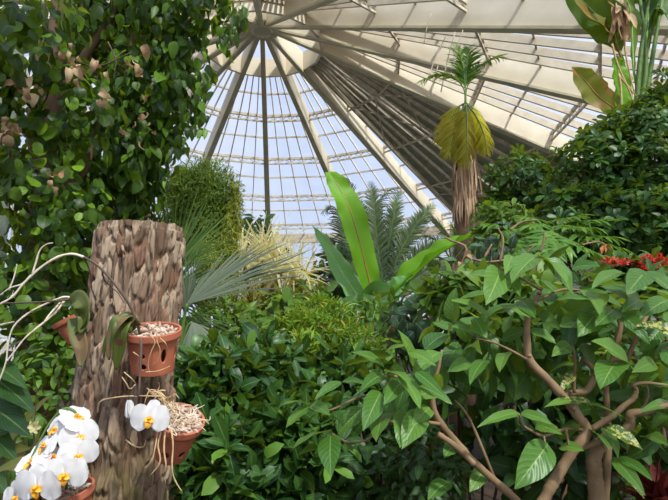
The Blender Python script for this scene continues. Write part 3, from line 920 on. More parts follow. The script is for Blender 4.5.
# ------------------------------------------------------------------ shrubs and trees
def stems_to(root, blobs, n, r, mat, name='stem', base=None, sub=3, wob=.06):
    """n stems from the ground up into the crown, each with a few twigs"""
    org = ORG[root.name] if base is None else np.asarray(base)
    for i in range(n):
        b = blobs[i % len(blobs)]
        end = b.c + b.r * np.array([rng.uniform(-.4, .4), rng.uniform(-.5, .3), rng.uniform(.2, .7)])
        s0 = org + np.append(rng.normal(size=2) * r * 3, 0); s0[2] = max(0.0, s0[2])
        mid = s0 * .45 + end * .55 + np.append(rng.normal(size=2) * wob, 0)
        mb = MB(); tube(mb, [s0, mid, end], [r, r * .75, r * .35], 7, 7, .05)
        for k in range(sub):
            f = rng.uniform(.45, .9); p = s0 * (1 - f) ** 2 + 2 * f * (1 - f) * mid + f * f * end
            e_ = b.c + b.r * nrm(rng.normal(size=3)) * .8
            e_[2] = max(e_[2], .1)
            tube(mb, [p, (p + e_) / 2 + [0, 0, -.03], e_], [r * .5, r * .35, r * .15], 6, 5, .05)
        mb.build(name, M[mat] if isinstance(mat, str) else mat, root)


def ground(b, py=None):
    return np.array([b.c[0], b.c[1], 0.0])


def shrub(name, label, cat, blobs, mat, kind, L, w, n, k=7, mode='ros', group=None, stems=3, sr=.012, smat='twig', lo=.6, hi=1.05, bends=(.1, .3, .5), fold=.25, nr=6, nc=3, wave=0.0, back=.35, **kw):
    root = thing(name, label, cat, ground(blobs[0]), group)
    mb = MB(); T = tpls(kind, w, nr, nc, bends, fold, wave)
    pos, nn = sample(blobs, n, lo, hi, back)
    if mode == 'ros': rosettes(mb, T, pos, nn, k, L, **kw)
    else: droopers(mb, T, pos, nn, L, **kw)
    mb.build('foliage', M[mat], root)
    if stems: stems_to(root, blobs, stems, sr, smat)
    return root


# --- the climbing plants at the left
g_ = thing('climbing_fig_tree', 'leafy tree trunk at the upper left smothered by round leaved creeper', 'tree', (P(45, 160, 3.35)[0], 3.35, 0))
mb = MB(); px_tube(mb, [(28, 640), (34, 420), (38, 260), (44, 180), (54, 110), (58, 40), (62, -60)], 3.35, [.15, .13, .10, .085, .07, .065, .05], 14, 6, .03); mb.build('trunk', M['treebark'], g_)
for pts in ([(44, 180), (30, 130), (40, 70), (28, 0)], [(54, 110), (82, 60), (110, 20), (130, -30)], [(38, 260), (58, 200), (84, 170), (100, 120)], [(34, 380), (50, 330), (58, 280), (52, 220), (72, 170)]):
    mb = MB(); px_tube(mb, pts, (3.35, 3.2, 3.2), [.035, .028, .02], 8, 6, .05); mb.build('branch', M['treebark'], g_)
for pts in ([(45, -5), (46, 30), (40, 60)], [(75, 62), (100, 66), (132, 52)], [(108, 42), (116, 60), (114, 72)], [(36, 60), (48, 90), (40, 110)], [(10, 150), (12, 175), (14, 200)]):
    mb = MB(); px_tube(mb, pts, 2.9, [.006, .005, .003], 6, 5, .08); mb.build('climbing_stem', M['twig'], g_)
mb = MB(); T = tpls('round', .78, 7, 5, (.1, .3, .5), .15)
bl = [Blob(30, 45, 2.75, 62, 55, .35), Blob(70, 110, 3.0, 55, 50, .3), Blob(40, 180, 2.95, 52, 45, .3), Blob(70, 225, 3.0, 48, 50, .3), Blob(45, 290, 3.1, 55, 50, .3), Blob(60, 350, 3.2, 45, 45, .3), Blob(0, 90, 2.9, 26, 60, .25), Blob(0, 210, 3.0, 26, 60, .25)]
pos, nn = sample(bl, 1450, .5, 1.1, .2)
droopers(mb, T, pos, nn, .078, down=.62, jit=.35, nup=.55, lvar=.25)
mb.build('foliage', M['l_fig'], g_)
mb = MB(); T = tpls('ovate', .45, 6, 5, (.8, 1.2, 1.6), .7, .12)
for (x, y, n) in ((22, 76, 5), (25, 92, 6), (74, 65, 6), (72, 55, 4), (96, 68, 4), (6, 130, 7), (12, 122, 5), (104, 98, 4), (58, 180, 4), (136, 60, 4)):
    p = P(x, y, 2.62) + rng.normal(size=(n, 3)) * .03
    droopers(mb, T, p, np.tile([0, -1, 0], (n, 1)), .085, down=.85, jit=.5)
mb.build('dry_leaves', M['l_dry'], g_)

g_ = thing('weeping_fig', 'weeping fig with drooping pointed leaves hanging over the dome at upper left', 'tree', (P(130, 160, 3.7)[0], 3.75, 0))
mb = MB(); px_tube(mb, [(95, 640), (98, 400), (104, 260), (112, 150), (126, 60), (140, -40)], 3.75, [.12, .10, .08, .06, .05, .04], 12, 6, .03); mb.build('trunk', M['treebark'], g_)
for pts in ([(112, 150), (140, 90), (180, 30), (212, 5)], [(104, 260), (130, 200), (160, 150), (180, 130)], [(126, 60), (160, 10), (196, -20)], [(104, 250), (130, 230), (150, 215)], [(118, 110), (90, 60), (80, 0)]):
    mb = MB(); px_tube(mb, pts, (3.7, 3.4), [.03, .022, .01], 8, 6, .05); mb.build('branch', M['treebark'], g_)
mb = MB(); T = tpls('ovate', .5, 7, 3, (.15, .35, .6), .25)
bl = [Blob(110, 20, 3.4, 50, 45, .4), Blob(165, 15, 3.3, 55, 48, .35), Blob(208, 6, 3.2, 32, 34, .2), Blob(150, 90, 3.4, 52, 52, .35), Blob(178, 70, 3.3, 30, 55, .2), Blob(120, 150, 3.5, 62, 55, .4), Blob(148, 150, 3.4, 28, 45, .25), Blob(110, 215, 3.6, 52, 40, .3), Blob(132, 200, 3.7, 26, 30, .2)]
pos, nn = sample(bl, 3300, .45, 1.08, .25)
droopers(mb, T, pos, nn, .088, down=.72, jit=.28, nup=.35)
bl = [Blob(70, 60, 4.4, 80, 80, .3), Blob(130, 40, 4.5, 80, 60, .3), Blob(150, 110, 4.5, 40, 70, .3), Blob(60, 170, 4.4, 70, 70, .3), Blob(110, 190, 4.5, 55, 50, .3), Blob(60, 270, 4.5, 70, 70, .3)]
pos, nn = sample(bl, 2600, .2, 1.0, .6)
droopers(mb, T, pos, nn, .14, down=.6, jit=.4, nup=.4)
# hanging sprays that taper below the crown
for (x, y, l, Y) in ((236, 14, 24, 3.1), (222, 26, 26, 3.1), (206, 40, 40, 3.15), (196, 75, 30, 3.2), (186, 95, 44, 3.2), (178, 112, 36, 3.3), (172, 140, 30, 3.3), (160, 170, 26, 3.4), (244, 4, 16, 3.1), (190, 112, 22, 3.3), (158, 184, 24, 3.5), (228, 20, 36, 3.2), (208, 66, 40, 3.2), (200, 100, 30, 3.2)):
    n = 12
    p = np.array([P(x + rng.normal() * 3.5, y + l * rng.random() ** 1.3, Y + rng.normal() * .05) for _ in range(n)])
    droopers(mb, T, p, np.tile([.2, -1, .1], (n, 1)), .075, down=.85, jit=.22)
mb.build('foliage', M['l_weep'], g_)
mb = MB(); pos, nn = sample([Blob(120, 95, 3.05, 40, 50, .2), Blob(128, 125, 3.05, 30, 35, .2), Blob(160, 140, 3.05, 20, 25, .2)], 15, .7, 1.0, .1); droopers(mb, tpls('ovate', .45, 6, 5, (.8, 1.2), .7, .1), pos, nn, .075, down=.85)
mb.build('dry_leaves', M['l_dry'], g_)

shrub('creeping_shrub', 'dark small leaved thicket between the white orchids and the tree', 'shrub', [Blob(60, 390, 2.9, 46, 60, .3), Blob(30, 430, 2.8, 45, 60, .3), Blob(85, 330, 3.3, 25, 45, .3)], 'l_mid', 'ovate', .062, .5, 620, mode='droop', down=.35, jit=.4, stems=4, sr=.01)
r_ = thing('long_leaved_plant', 'plant with long pointed dark leaves at the lower left edge', 'plant', (P(-25, 400, 1.95)[0], 1.95, 0))
stemb = MB(); tube(stemb, [ORG[r_.name], P(-34, 560, 1.95), P(-28, 440, 1.95), P(-22, 370, 1.95)], [.014, .011, .008]); stemb.build('stem', M['greenstem'], r_)
mb = MB()
for (bx, by, tx, ty, wd) in ((-16, 372, 34, 412, 30), (-24, 398, 30, 436, 34), (-26, 420, 18, 462, 26), (-14, 360, 26, 388, 22), (-10, 375, 22, 340, 18), (-30, 440, 16, 430, 22), (-22, 366, 4, 320, 18), (-22, 450, 8, 496, 22)):
    leaf_at(mb, P(bx, by, 1.93), P(tx, ty, 1.80 + rng.normal() * .03), wd * 1.8 / 500, (.2, -.7, .7), 'lance', .22, .18, .02, 14, 7)
mb.build('foliage', M['l_lance'], r_)
r_ = thing('strap_leaved_plant', 'thin green strappy leaves crossing behind the white orchids', 'plant', (P(10, 420, 2.2)[0], 2.2, 0))
mb = MB()
for pts in ([(-10, 470), (20, 440), (44, 402), (50, 395)], [(-10, 452), (8, 452), (30, 448)], [(0, 520), (10, 470), (20, 430)], [(30, 520), (44, 470), (40, 430)]):
    c = spline([P(x, y, 2.2) for x, y in pts], 6); leaf_at(mb, c[0], c[-1], .05, (0, -.8, .5), 'blade', .3, .2, .01)
mb.build('foliage', M['l_olive'], r_)
mb = MB(); tube(mb, [ORG[r_.name], P(4, 520, 2.2), P(6, 470, 2.2)], .012); mb.build('stem', M['greenstem'], r_)

# --- behind the trunk
g_ = thing('shaggy_tree', 'rounded shaggy tree with feathery foliage between the trunk and the dome', 'tree', (P(205, 300, 7.2)[0], 7.2, 0))
tr_ = MB(); px_tube(tr_, [(206, 430), (204, 330), (203, 250), (204, 200)], 7.2, [.12, .10, .08, .05], 10, 6, .04); tr_.build('trunk', M['treebark'], g_)
mb = MB(); T = tpls('lance', .14, 4, 3, (.3, .7, 1.1), .3)
bl = [Blob(206, 192, 7.1, 35, 33, .5), Blob(192, 222, 7.2, 30, 34, .45), Blob(208, 222, 7.0, 22, 30, .4), Blob(184, 190, 7.2, 20, 24, .3)]
pos, nn = sample(bl, 21000, .3, 1.07, .4); droopers(mb, T, pos, nn, .10, down=.35, jit=.65, nup=.6)
mb.build('foliage', M['l_shag'], g_)
g_ = thing('hanging_vine', 'curtain of fine yellow green strands draping the shaggy tree', 'vine', (P(226, 300, 6.9)[0], 6.9, 0))
mb = MB(); bl = [Blob(236, 208, 6.95, 7, 26, .2), Blob(231, 236, 6.9, 9, 32, .25), Blob(216, 262, 6.8, 22, 26, .3), Blob(222, 288, 6.8, 22, 22, .3)]
pos, nn = sample(bl, 5200, .5, 1.2, .25); droopers(mb, T, pos, nn, .10, down=.6, jit=.5)
mb.build('foliage', M['l_shagy'], g_)
mb = MB()
for x in (214, 226, 236): px_tube(mb, [(218, 420), (x, 300), (x, 230), (x - 4, 180)], 6.95, [.03, .02, .01], 6, 5, .05)
mb.build('stem', M['twig'], g_)


def fan_leaf(root, hub, axis, normal, rad, nseg=34, spread=150, width=None, droop=.18, mat='l_fan', name='fan_leaf', petiole=None, mess=.05, fuse=.4, skew=0.0):
    axis = nrm(axis); normal = nrm(np.asarray(normal) - axis * np.dot(axis, normal)); side = np.cross(axis, normal)
    mb = MB(); width = width or rad * math.radians(spread) / nseg * .52
    for i in range(nseg):
        t = math.radians(-spread / 2 + spread * (i + .5) / nseg) + rng.normal() * mess * .25
        d = axis * math.cos(t) + side * math.sin(t)
        L = rad * (1 - .28 * abs(2 * (i + .5) / nseg - 1) ** 2.2) * (1 + rng.normal() * mess) * (1 + skew * (2 * (i + .5) / nseg - 1))
        v = np.linspace(0, 1, 9)
        hw = np.where(v < fuse, v * L * math.tan(math.radians(spread / nseg / 2)) * 1.03, 0)
        w0 = fuse * L * math.tan(math.radians(spread / nseg / 2)) * 1.03
        hw = np.where(v >= fuse, w0 * np.clip((1 - v) / (1 - fuse), 0, 1) ** .7, hw) + .0012
        dr = droop * (1 + rng.normal() * .4)
        c = hub + d[None] * (v * L)[:, None] + np.array([0, 0, -1.0])[None] * (dr * L * v ** 2.6)[:, None]
        s = nrm(np.cross(d, normal))
        V = np.stack([c - s * hw[:, None], c + normal * (hw * .55)[:, None], c + s * hw[:, None]], 1)
        UV = np.stack(np.broadcast_arrays(np.array([0, .5, 1.0])[None], v[:, None]), -1)
        mb.add(V.reshape(-1, 3), grid_q(9, 3), UV.reshape(-1, 2))
    o = mb.build(name, M[mat], root)
    if petiole is not None:
        pm = MB(); tube(pm, [np.asarray(petiole), (np.asarray(petiole) + hub) / 2 + [0, 0, .05], hub], [.014, .011, .008], 7, 5); pm.build('leaf_stalk', M['greenstem'], o)
    return o


b_ = np.array([P(158, 300, 3.9)[0], 3.95, 0])
g_ = thing('fan_palm', 'green fan palm with stiff spiky leaves right behind the trunk', 'palm', b_)
mb = MB(); tube(mb, [b_, b_ + [0, 0, 1.2], b_ + [.02, -.05, 1.75]], [.09, .08, .07], 12, 6, .06); mb.build('trunk', M['treebark'], g_)
top = b_ + [.02, -.05, 1.75]
for (hx, hy, Y, ax, nn_, rad, sp, dr) in ((172, 268, 3.75, (.35, .1, 1), (0, -1, .3), .62, 130, .03), (176, 284, 3.6, (1, -.1, .12), (0, -.6, .8), .46, 150, .25), (180, 318, 3.6, (.8, -.2, -.5), (.2, -.8, .6), .42, 120, .25),
                                       (140, 262, 3.9, (-.5, .1, 1), (0, -1, .3), .6, 130, .06), (165, 300, 3.5, (.5, -.4, .7), (0, -1, .3), .5, 140, .12)):
    fan_leaf(g_, P(hx, hy, Y), ax, nn_, rad, 30, sp, droop=dr, petiole=top)
b_ = np.array([P(182, 330, 3.3)[0], 3.3, 0])
g_ = thing('fan_palm', 'grey green fan palm with one broad leaf sweeping out beside the trunk', 'palm', b_)
mb = MB(); tube(mb, [b_, b_ + [0, 0, .9], b_ + [0, -.02, 1.5]], [.08, .07, .06], 12, 6, .06); mb.build('trunk', M['treebark'], g_)
top = b_ + [0, -.02, 1.5]
fan_leaf(g_, P(187, 304, 3.2), (.80, .18, .72), (-.4, -.85, .35), .70, 36, 66, droop=.10, mat='l_fang', petiole=top, mess=.05, fuse=.6, skew=.42)
fan_leaf(g_, P(192, 322, 3.25), (.45, -.2, -.75), (.3, -.9, .25), .30, 26, 90, droop=.25, mat='l_fang', petiole=top, mess=.06, fuse=.5)
fan_leaf(g_, P(186, 310, 3.35), (.05, -.1, .6), (.6, -.8, .2), .40, 26, 90, droop=.1, mat='l_fang', petiole=top)

# straw coloured strap plant far back
for (pts, lab, mt) in ((((262, 262), (280, 274), (250, 276), (294, 280), (272, 258), (244, 262)), 'cluster of straw coloured strappy leaves glowing below the glass wall', 'l_straw'), (((262, 304), (284, 300), (298, 300), (250, 308)), 'yellow green strappy plant growing under the straw coloured one', 'l_straww')):
    b0 = P(pts[0][0], pts[0][1], 8.5); b0[2] = 0
    g_ = thing('strap_plant', lab, 'plant', b0)
    mb = MB(); T = tpls('blade', .04, 7, 3, (.25, .5, .9), .5)
    pp = np.array([P(x, y, 8.5 + rng.normal() * .15) for x, y in pts])
    rosettes(mb, T, pp, np.tile([0, -.3, 1.0], (len(pp), 1)), 80, .70, up=.85, tilt=(8, 105), jit=.15)
    mb.build('foliage', M[mt], g_)
    mb = MB()
    for p in pp: tube(mb, [b0, (b0 + p) / 2 + [.05, 0, .1], p], [.04, .035, .03], 8, 5, .05)
    mb.build('stem', M['treebark'], g_)

# far plants in front of the glass wall
for (x, y, Y, rx, ry, L, kd, wd, n, mt, lab) in ((336, 282, 9.5, 26, 34, .34, 'lance', .36, 130, 'l_deep', 'dark broad leaved bush against the white glass wall'),
                                      (256, 228, 12, 14, 16, .30, 'ovate', .4, 70, 'l_deep', 'grey green treetop just left of the middle rib'),
                                      (240, 240, 12, 16, 16, .28, 'lance', .4, 80, 'l_deep', 'dim treetop against the glass above the straw coloured leaves'),
                                      (312, 296, 8.0, 18, 16, .2, 'lance', .3, 100, 'l_mid', 'mid green bush below the white glass wall'),
                                      (276, 318, 5.4, 34, 26, .17, 'ovate', .48, 190, 'l_mid', 'leafy bush with pointed leaves in front of the yellow strap plant'),
                                      (226, 330, 4.6, 40, 30, .13, 'lance', .28, 420, 'l_mid', 'fine leaved undergrowth bush beneath the grey fan leaf'),
                                      (382, 330, 4.6, 40, 34, .12, 'lance', .3, 330, 'l_mid', 'airy bush at the foot of the banana plant')):
    shrub('leafy_bush', lab, 'bush', [Blob(x, y, Y, rx, ry)], mt, kd, L, wd, n, mode='droop', down=.4, jit=.45, stems=3, sr=.02, back=.5)
shrub('feathery_bush', 'bright lime green feathery bush in the middle', 'bush', [Blob(318, 330, 4.2, 42, 28, .4), Blob(350, 346, 4.0, 30, 20, .35), Blob(300, 348, 3.9, 26, 22, .3), Blob(322, 316, 4.3, 20, 20, .3)], 'l_bright', 'lance', .07, .2, 520, k=8, up=.5, tilt=(20, 100), jit=.5, stems=5, sr=.01, smat='greenstem')


# --- palms, cycads, banana
def pinnate(root, pts, n, Lf, w=.02, up=(0, 0, 1), lift=.25, droop=.35, mat='l_cycad', fwd=.55, rr=.012, name='frond', rmat='greenstem', prof=None, both=True, stalk=.12):
    c = spline(pts, 12); seg = np.linalg.norm(np.diff(c, axis=0), axis=1); L = np.concatenate([[0], np.cumsum(seg)]); tot = L[-1]
    s = np.linspace(stalk, .995, n) * tot
    p = np.stack([np.interp(s, L, c[:, i]) for i in range(3)], 1)
    t = nrm(np.stack([np.interp(s, L, np.gradient(c, axis=0)[:, i]) for i in range(3)], 1))
    upv = np.asarray(up, float)
    side = nrm(np.cross(t, upv)); nn = np.cross(side, t)
    v = (s / tot - stalk) / (1 - stalk)
    ll = Lf * (prof(v) if prof else np.sin(np.pi * (v * .86 + .12)) ** .6)
    mb = MB(); T = [leaf_tpl('blade', w, 5, 3, droop * b, .4, 0, 0, i) for i, b in enumerate((.6, 1.0, 1.5))]
    for sg in (-1, 1):
        d = nrm(t * (fwd + .5 * v[:, None]) + side * sg + nn * lift + rng.normal(size=p.shape) * .06)
        n_ = nrm(nn - side * sg * lift)
        put_leaves(mb, T, p, d, n_, ll * (1 + .06 * rng.normal(size=len(ll))))
    o = mb.build(name, M[mat], root)
    rm = MB(); tube(rm, pts, [rr, rr * .7, rr * .25], 6, 8, 0); rm.build('frond_stalk', M[rmat], o)
    return o


b_ = P(388, 300, 8.2); base = b_.copy(); base[2] = 0
g_ = thing('cycad', 'cycad palm with upright blue green fronds behind the banana plant', 'palm', base)
mb = MB(); tube(mb, [base, base * .5 + b_ * .5, b_], [.16, .15, .12], 12, 6, .07); mb.build('trunk', M['treebark'], g_)
for (pts, Y) in (([(386, 300), (378, 250), (374, 208), (371, 182)], 8.0), ([(388, 300), (388, 255), (394, 215), (400, 190)], 8.1), ([(390, 300), (396, 262), (414, 228), (434, 204)], 8.0), ([(391, 302), (404, 274), (424, 252), (446, 240)], 7.9),
                 ([(384, 300), (366, 262), (352, 238), (340, 222)], 8.3), ([(386, 300), (372, 262), (366, 226), (360, 200)], 8.3), ([(392, 304), (410, 284), (430, 270), (452, 262)], 7.8), ([(382, 302), (364, 282), (346, 270), (332, 270)], 8.2)):
    pinnate(g_, [P(x, y, Y + i * .08) for i, (x, y) in enumerate(pts)], 84, .27, .10, up=(0, -1, .2), lift=.35, droop=.35, mat='l_cycad', fwd=.75)
b_ = P(352, 300, 9.4); base = b_.copy(); base[2] = 0
g_ = thing('feather_palm', 'dark feather palm silhouetted against the glass behind the banana', 'palm', base)
mb = MB(); tube(mb, [base, base * .5 + b_ * .5, b_], [.12, .11, .09], 12, 6, .05); mb.build('trunk', M['treebark'], g_)
for pts in ([(352, 300), (346, 250), (338, 214), (330, 206), (322, 214)], [(352, 300), (352, 240), (352, 196), (346, 178), (336, 182)], [(352, 300), (338, 262), (326, 236), (318, 236)], [(354, 300), (366, 240), (384, 196), (398, 186)], [(352, 300), (332, 276), (318, 268), (306, 278)], [(352, 300), (366, 262), (384, 234), (402, 232)]):
    pinnate(g_, [P(x, y, 9.4 - i * .05) for i, (x, y) in enumerate(pts)], 56, .34, .09, up=(0, -.6, 1), lift=.1, droop=.8, mat='l_cycadd', fwd=.6)
b_ = P(276, 262, 11.5); base = b_.copy(); base[2] = 0
g_ = thing('feather_palm', 'small far palm arching under the eaves right of the middle rib', 'palm', base)
mb = MB(); tube(mb, [base, b_], [.08, .06], 10, 4); mb.build('trunk', M['treebark'], g_)
for pts in ([(276, 262), (282, 248), (292, 250)], [(276, 262), (268, 246), (258, 250)], [(276, 262), (274, 240), (268, 226)], [(276, 262), (288, 258), (298, 266)], [(276, 262), (264, 254), (252, 262)]):
    pinnate(g_, [P(x, y, 11.4) for x, y in pts], 22, .26, .09, lift=.1, droop=.9, mat='l_deep')
b_ = P(452, 262, 7.2); base = b_.copy(); base[2] = 0
g_ = thing('cycad', 'low cycad with thin dark fronds below the palm with shaggy thatch', 'palm', base)
mb = MB(); tube(mb, [base, b_], [.12, .1], 10, 4); mb.build('trunk', M['treebark'], g_)
for pts in ([(452, 262), (440, 244), (424, 236), (410, 242)], [(452, 262), (446, 236), (436, 222), (424, 222)], [(452, 262), (456, 238), (450, 222)], [(452, 262), (470, 244), (486, 240)], [(452, 262), (430, 256), (414, 262)]):
    pinnate(g_, [P(x, y, 7.1) for x, y in pts], 34, .22, .07, lift=.3, droop=.5, mat='l_cycad')


def banana_leaf(root, pts, Y, width, mat, n, rib='midribg', name='leaf_blade', vee=.3, kind='banana', wave=.02, prof=None, rr=.02, tear=0.0, curlx=0.0):
    Ys = np.interp(np.linspace(0, 1, len(pts)), np.linspace(0, 1, len(Y)), Y)
    c = spline([P(x, y, d) for (x, y), d in zip(pts, Ys)], 12)
    t = nrm(np.gradient(c, axis=0)); x = nrm(np.cross(t, np.asarray(n, float))); z = np.cross(x, t)
    v = np.linspace(0, 1, len(c)); hw = wprof(kind, v) * width / 2; hw[-1] = .004
    if prof is not None: hw = np.interp(v, np.linspace(0, 1, len(prof)), prof) * width / 2
    u = np.linspace(-1, 1, 15)
    wv = wave * np.sin(v[:, None] * 22 + u[None] * 1.5) * np.abs(u)[None] + wave * .6 * np.sin(v[:, None] * 47 + 1) * u[None] ** 2
    ed = 1 + tear * np.sin(v[:, None] * 61 + np.sign(u)[None]) * (np.abs(u)[None] > .95)
    V = c[:, None] + x[:, None] * (u[None] * hw[:, None] * ed)[..., None] + z[:, None] * ((np.abs(u)[None] ** 1.2 * hw[:, None] * vee) + wv + curlx * (u[None] * hw[:, None]))[..., None]
    UV = np.stack(np.broadcast_arrays(u[None] * .5 + .5, v[:, None]), -1)
    mb = MB(); mb.add(V.reshape(-1, 3), grid_q(len(c), 15), UV.reshape(-1, 2))
    o = mb.build(name, M[mat], root)
    rm = MB(); tube(rm, c + z * -.004, np.linspace(rr, rr * .25, 8), 7, 0); rm.build('midrib', M[rib], o)
    return o


b_ = P(378, 306, 6.3); base = b_.copy(); base[2] = 0
g_ = thing('banana_plant', 'banana plant with one tall glowing upright leaf in front of the dome', 'banana plant', base)
mb = MB(); tube(mb, [base, base * .4 + b_ * .6, b_ + [0, 0, .05]], [.14, .12, .07], 14, 6, .02); mb.build('stem', M['greenstem'], g_)
banana_leaf(g_, [(380, 314), (372, 291), (361, 248), (350, 210), (338, 186), (328, 172)], (6.2, 6.0, 6.1), .33, 'l_banana', (.25, -1, .1), 'midrib', vee=.22, prof=[.22, .34, .5, .68, .84, .95, 1.0, 1.0, .98, .93, .85, .72, .54, .3], rr=.018)
banana_leaf(g_, [(374, 312), (360, 298), (344, 276), (328, 248), (312, 225)], (6.2, 6.3, 6.5), .34, 'l_banana2', (.35, -.85, .5), vee=.2, prof=[.2, .6, .95, 1, .95, .85, .7, .5, .3, .05], rr=.016, wave=.015)
banana_leaf(g_, [(381, 312), (386, 298), (398, 286), (412, 274)], (6.1, 5.9, 5.8), .30, 'l_banana2', (-.5, -.8, .5), vee=.2, prof=[.2, .7, 1, 1, .85, .5, .05], rr=.014)
banana_leaf(g_, [(382, 312), (396, 296), (424, 266), (452, 246), (481, 231)], (6.1, 5.9, 5.8), .34, 'l_banana', (-.35, -.35, .9), vee=.75, prof=[.2, .7, .95, 1, .9, .7, .45, .05], rr=.016)
banana_leaf(g_, [(378, 312), (374, 300), (378, 296), (372, 322), (366, 334)], (6.0, 5.7, 5.6), .34, 'l_banana3', (0, -1, .4), vee=.2, rr=.012)
banana_leaf(g_, [(376, 312), (356, 304), (346, 308), (342, 322)], (6.0, 5.8, 5.7), .26, 'l_banana3', (0, -.7, .7), vee=.2, rr=.012)
banana_leaf(g_, [(380, 312), (392, 300), (408, 290), (424, 296)], (6.0, 5.8, 5.7), .28, 'l_banana3', (0, -.6, .8), vee=.3, rr=.012)

# palm with a thatch of dead leaves
b_ = P(465, 104, 9.6); base = P(462, 300, 9.6); base[2] = 0
g_ = thing('thatched_palm', 'tall palm with yellowing drooping fronds over a shaggy brown thatch', 'palm', base)
mb = MB(); tube(mb, [base, P(462, 260, 9.6), P(463, 190, 9.6), P(466, 130, 9.6), b_], [.16, .15, .14, .12, .05], 14, 6, .03); mb.build('trunk', M['treebark'], g_)
mb = MB(); T = tpls('blade', .07, 7, 3, (.05, .15, .3), .4)
n = 340; yy = rng.uniform(128, 205, n); a = rng.uniform(0, 6.28, n)
p = np.array([P(466 - (y - 128) * .03, y, 9.6) for y in yy]); rad = np.interp(yy, [128, 160, 205], [.13, .22, .20])[:, None]
out = np.stack([np.cos(a), np.sin(a), a * 0], -1)
put_leaves(mb, T, p + out * rad, nrm(out * .06 + [0, 0, -1] + rng.normal(size=(n, 3)) * .07), out, rng.uniform(.35, .85, n) * np.interp(yy, [128, 205], [1.1, .75]), .3)
mb.build('thatch', M['l_fibre'], g_)
V3 = lambda pts, Y=9.4: [P(x, y, Y) for x, y in pts]
fpro = lambda v: np.sin(np.pi * (v * .8 + .17)) ** .7
for pts, mt, Y in (([(465, 104), (459, 118), (452, 138), (448, 158)], 'l_palmo', 9.3), ([(466, 104), (467, 120), (467, 142), (466, 166)], 'l_palmo', 9.05), ([(467, 104), (476, 116), (484, 134), (487, 154)], 'l_palmy', 9.2), ([(466, 103), (474, 110), (480, 126), (482, 146)], 'l_palmy', 9.5),
                 ([(465, 103), (455, 110), (448, 126), (443, 146)], 'l_palmo', 9.6), ([(466, 104), (464, 120), (459, 142), (458, 160)], 'l_palmo', 9.2)):
    pinnate(g_, V3(pts, Y), 40, .42, .085, up=(0, -1, .4), lift=-.25, droop=.5, mat=mt, fwd=.9, prof=fpro, rr=.018)
for pts in ([(465, 104), (464, 90), (456, 80), (438, 76), (418, 82)], [(465, 104), (465, 84), (462, 62), (456, 44)], [(466, 104), (467, 88), (478, 68), (496, 58), (506, 58)], [(465, 104), (466, 80), (468, 60), (470, 46)]):
    pinnate(g_, V3(pts, 9.5), 36, .42, .085, up=(0, -.3, 1), lift=.3, droop=.4, mat='l_palm', fwd=.75, prof=fpro, rr=.014, stalk=.3)

# bird-of-paradise trees, top right
b_ = P(640, 110, 7.6); base = b_.copy(); base[2] = 0
g_ = thing('strelitzia', 'tall banana leaved plant with big paddle leaves above the dark hedge', 'giant strelitzia', base)
mb = MB(); tube(mb, [base, base * .5 + b_ * .5, b_], [.13, .12, .10], 12, 6, .04); mb.build('trunk', M['treebark'], g_)
for pts, Y, wd, mt, n_, pf in (([(634, 112), (626, 70), (618, 46), (611, 29), (590, 8), (562, -22)], (7.6, 7.2), .62, 'l_banana3', (-.3, -.9, -.2), [.02, .02, .03, .03, .5, .9, 1, .95, .7, .3]),
                       ([(636, 112), (622, 60), (612, 34), (604, 26), (584, 12), (566, -20)], (7.6, 7.0), .34, 'l_bananao', (.5, -.7, .3), [.02, .03, .04, .5, .95, 1, .9, .6, .1]),
                       ([(640, 112), (644, 60), (648, 10), (636, -12), (610, -16), (596, 4)], (7.6, 7.3), .46, 'l_banana3', (0, -.8, -.6), [.02, .02, .03, .4, .95, 1, .9, .6, .1]),
                       ([(644, 112), (648, 50), (650, 12), (660, 6), (676, 30)], (7.6, 7.4), .5, 'l_banana3', (.2, -.9, .3), [.03, .04, .05, .6, 1, .9, .5, .1]),
                       ([(642, 112), (634, 70), (632, 30), (630, 8), (622, -8)], (7.5, 7.3), .3, 'l_mid', (.2, -.9, .3), [.03, .04, .05, .6, 1, .9, .5, .1]),
                       ([(628, 116), (614, 108), (598, 96), (586, 82), (572, 67)], (7.4, 7.2), .40, 'l_bananao', (-.5, -.8, .3), [.2, .6, .95, 1, 1, .8, .1]),
                       ([(624, 118), (622, 104), (621, 84), (617, 66), (615, 54)], (7.4, 7.3), .34, 'l_banana', (.2, -1, .2), [.2, .8, 1, 1, .9, .6, .1])):
    banana_leaf(g_, pts, Y, wd, mt, n_, 'midrib' if mt == 'l_bananao' else 'midribg', vee=.25, prof=pf, rr=.022)
for pts in ([(636, 112), (640, 60), (650, -10)], [(640, 112), (646, 60), (640, 0)], [(644, 112), (652, 60), (662, 0)]):
    mb = MB(); tube(mb, V3(pts, 7.4), [.045, .035, .025], 9, 6, .02); mb.build('leaf_stalk', M['greenstem'], g_)
for pts in ([(612, 44), (618, 66), (628, 88), (634, 104)], [(624, 30), (626, 56), (634, 92)], [(619, 74), (621, 92), (621, 110)], [(619, 76), (636, 96)], [(622, 0), (618, 24), (622, 40)], [(606, 0), (616, 10), (626, 30)]):
    mb = MB(); tube(mb, V3(pts, 7.2), [.016, .014, .010], 7, 6, .05); mb.build('dead_stalk', M['root'], g_)
mb = MB(); T = tpls('blade', .25, 7, 5, (.2, .5), .5, .05)
p = np.array([P(620 + rng.normal() * 4, 2 + rng.uniform(0, 18), 7.2) for _ in range(22)]); droopers(mb, T, p, np.tile([0, -1, 0.0], (22, 1)), .34, down=.9, jit=.2)
mb.build('dry_leaves', M['l_dry'], g_)

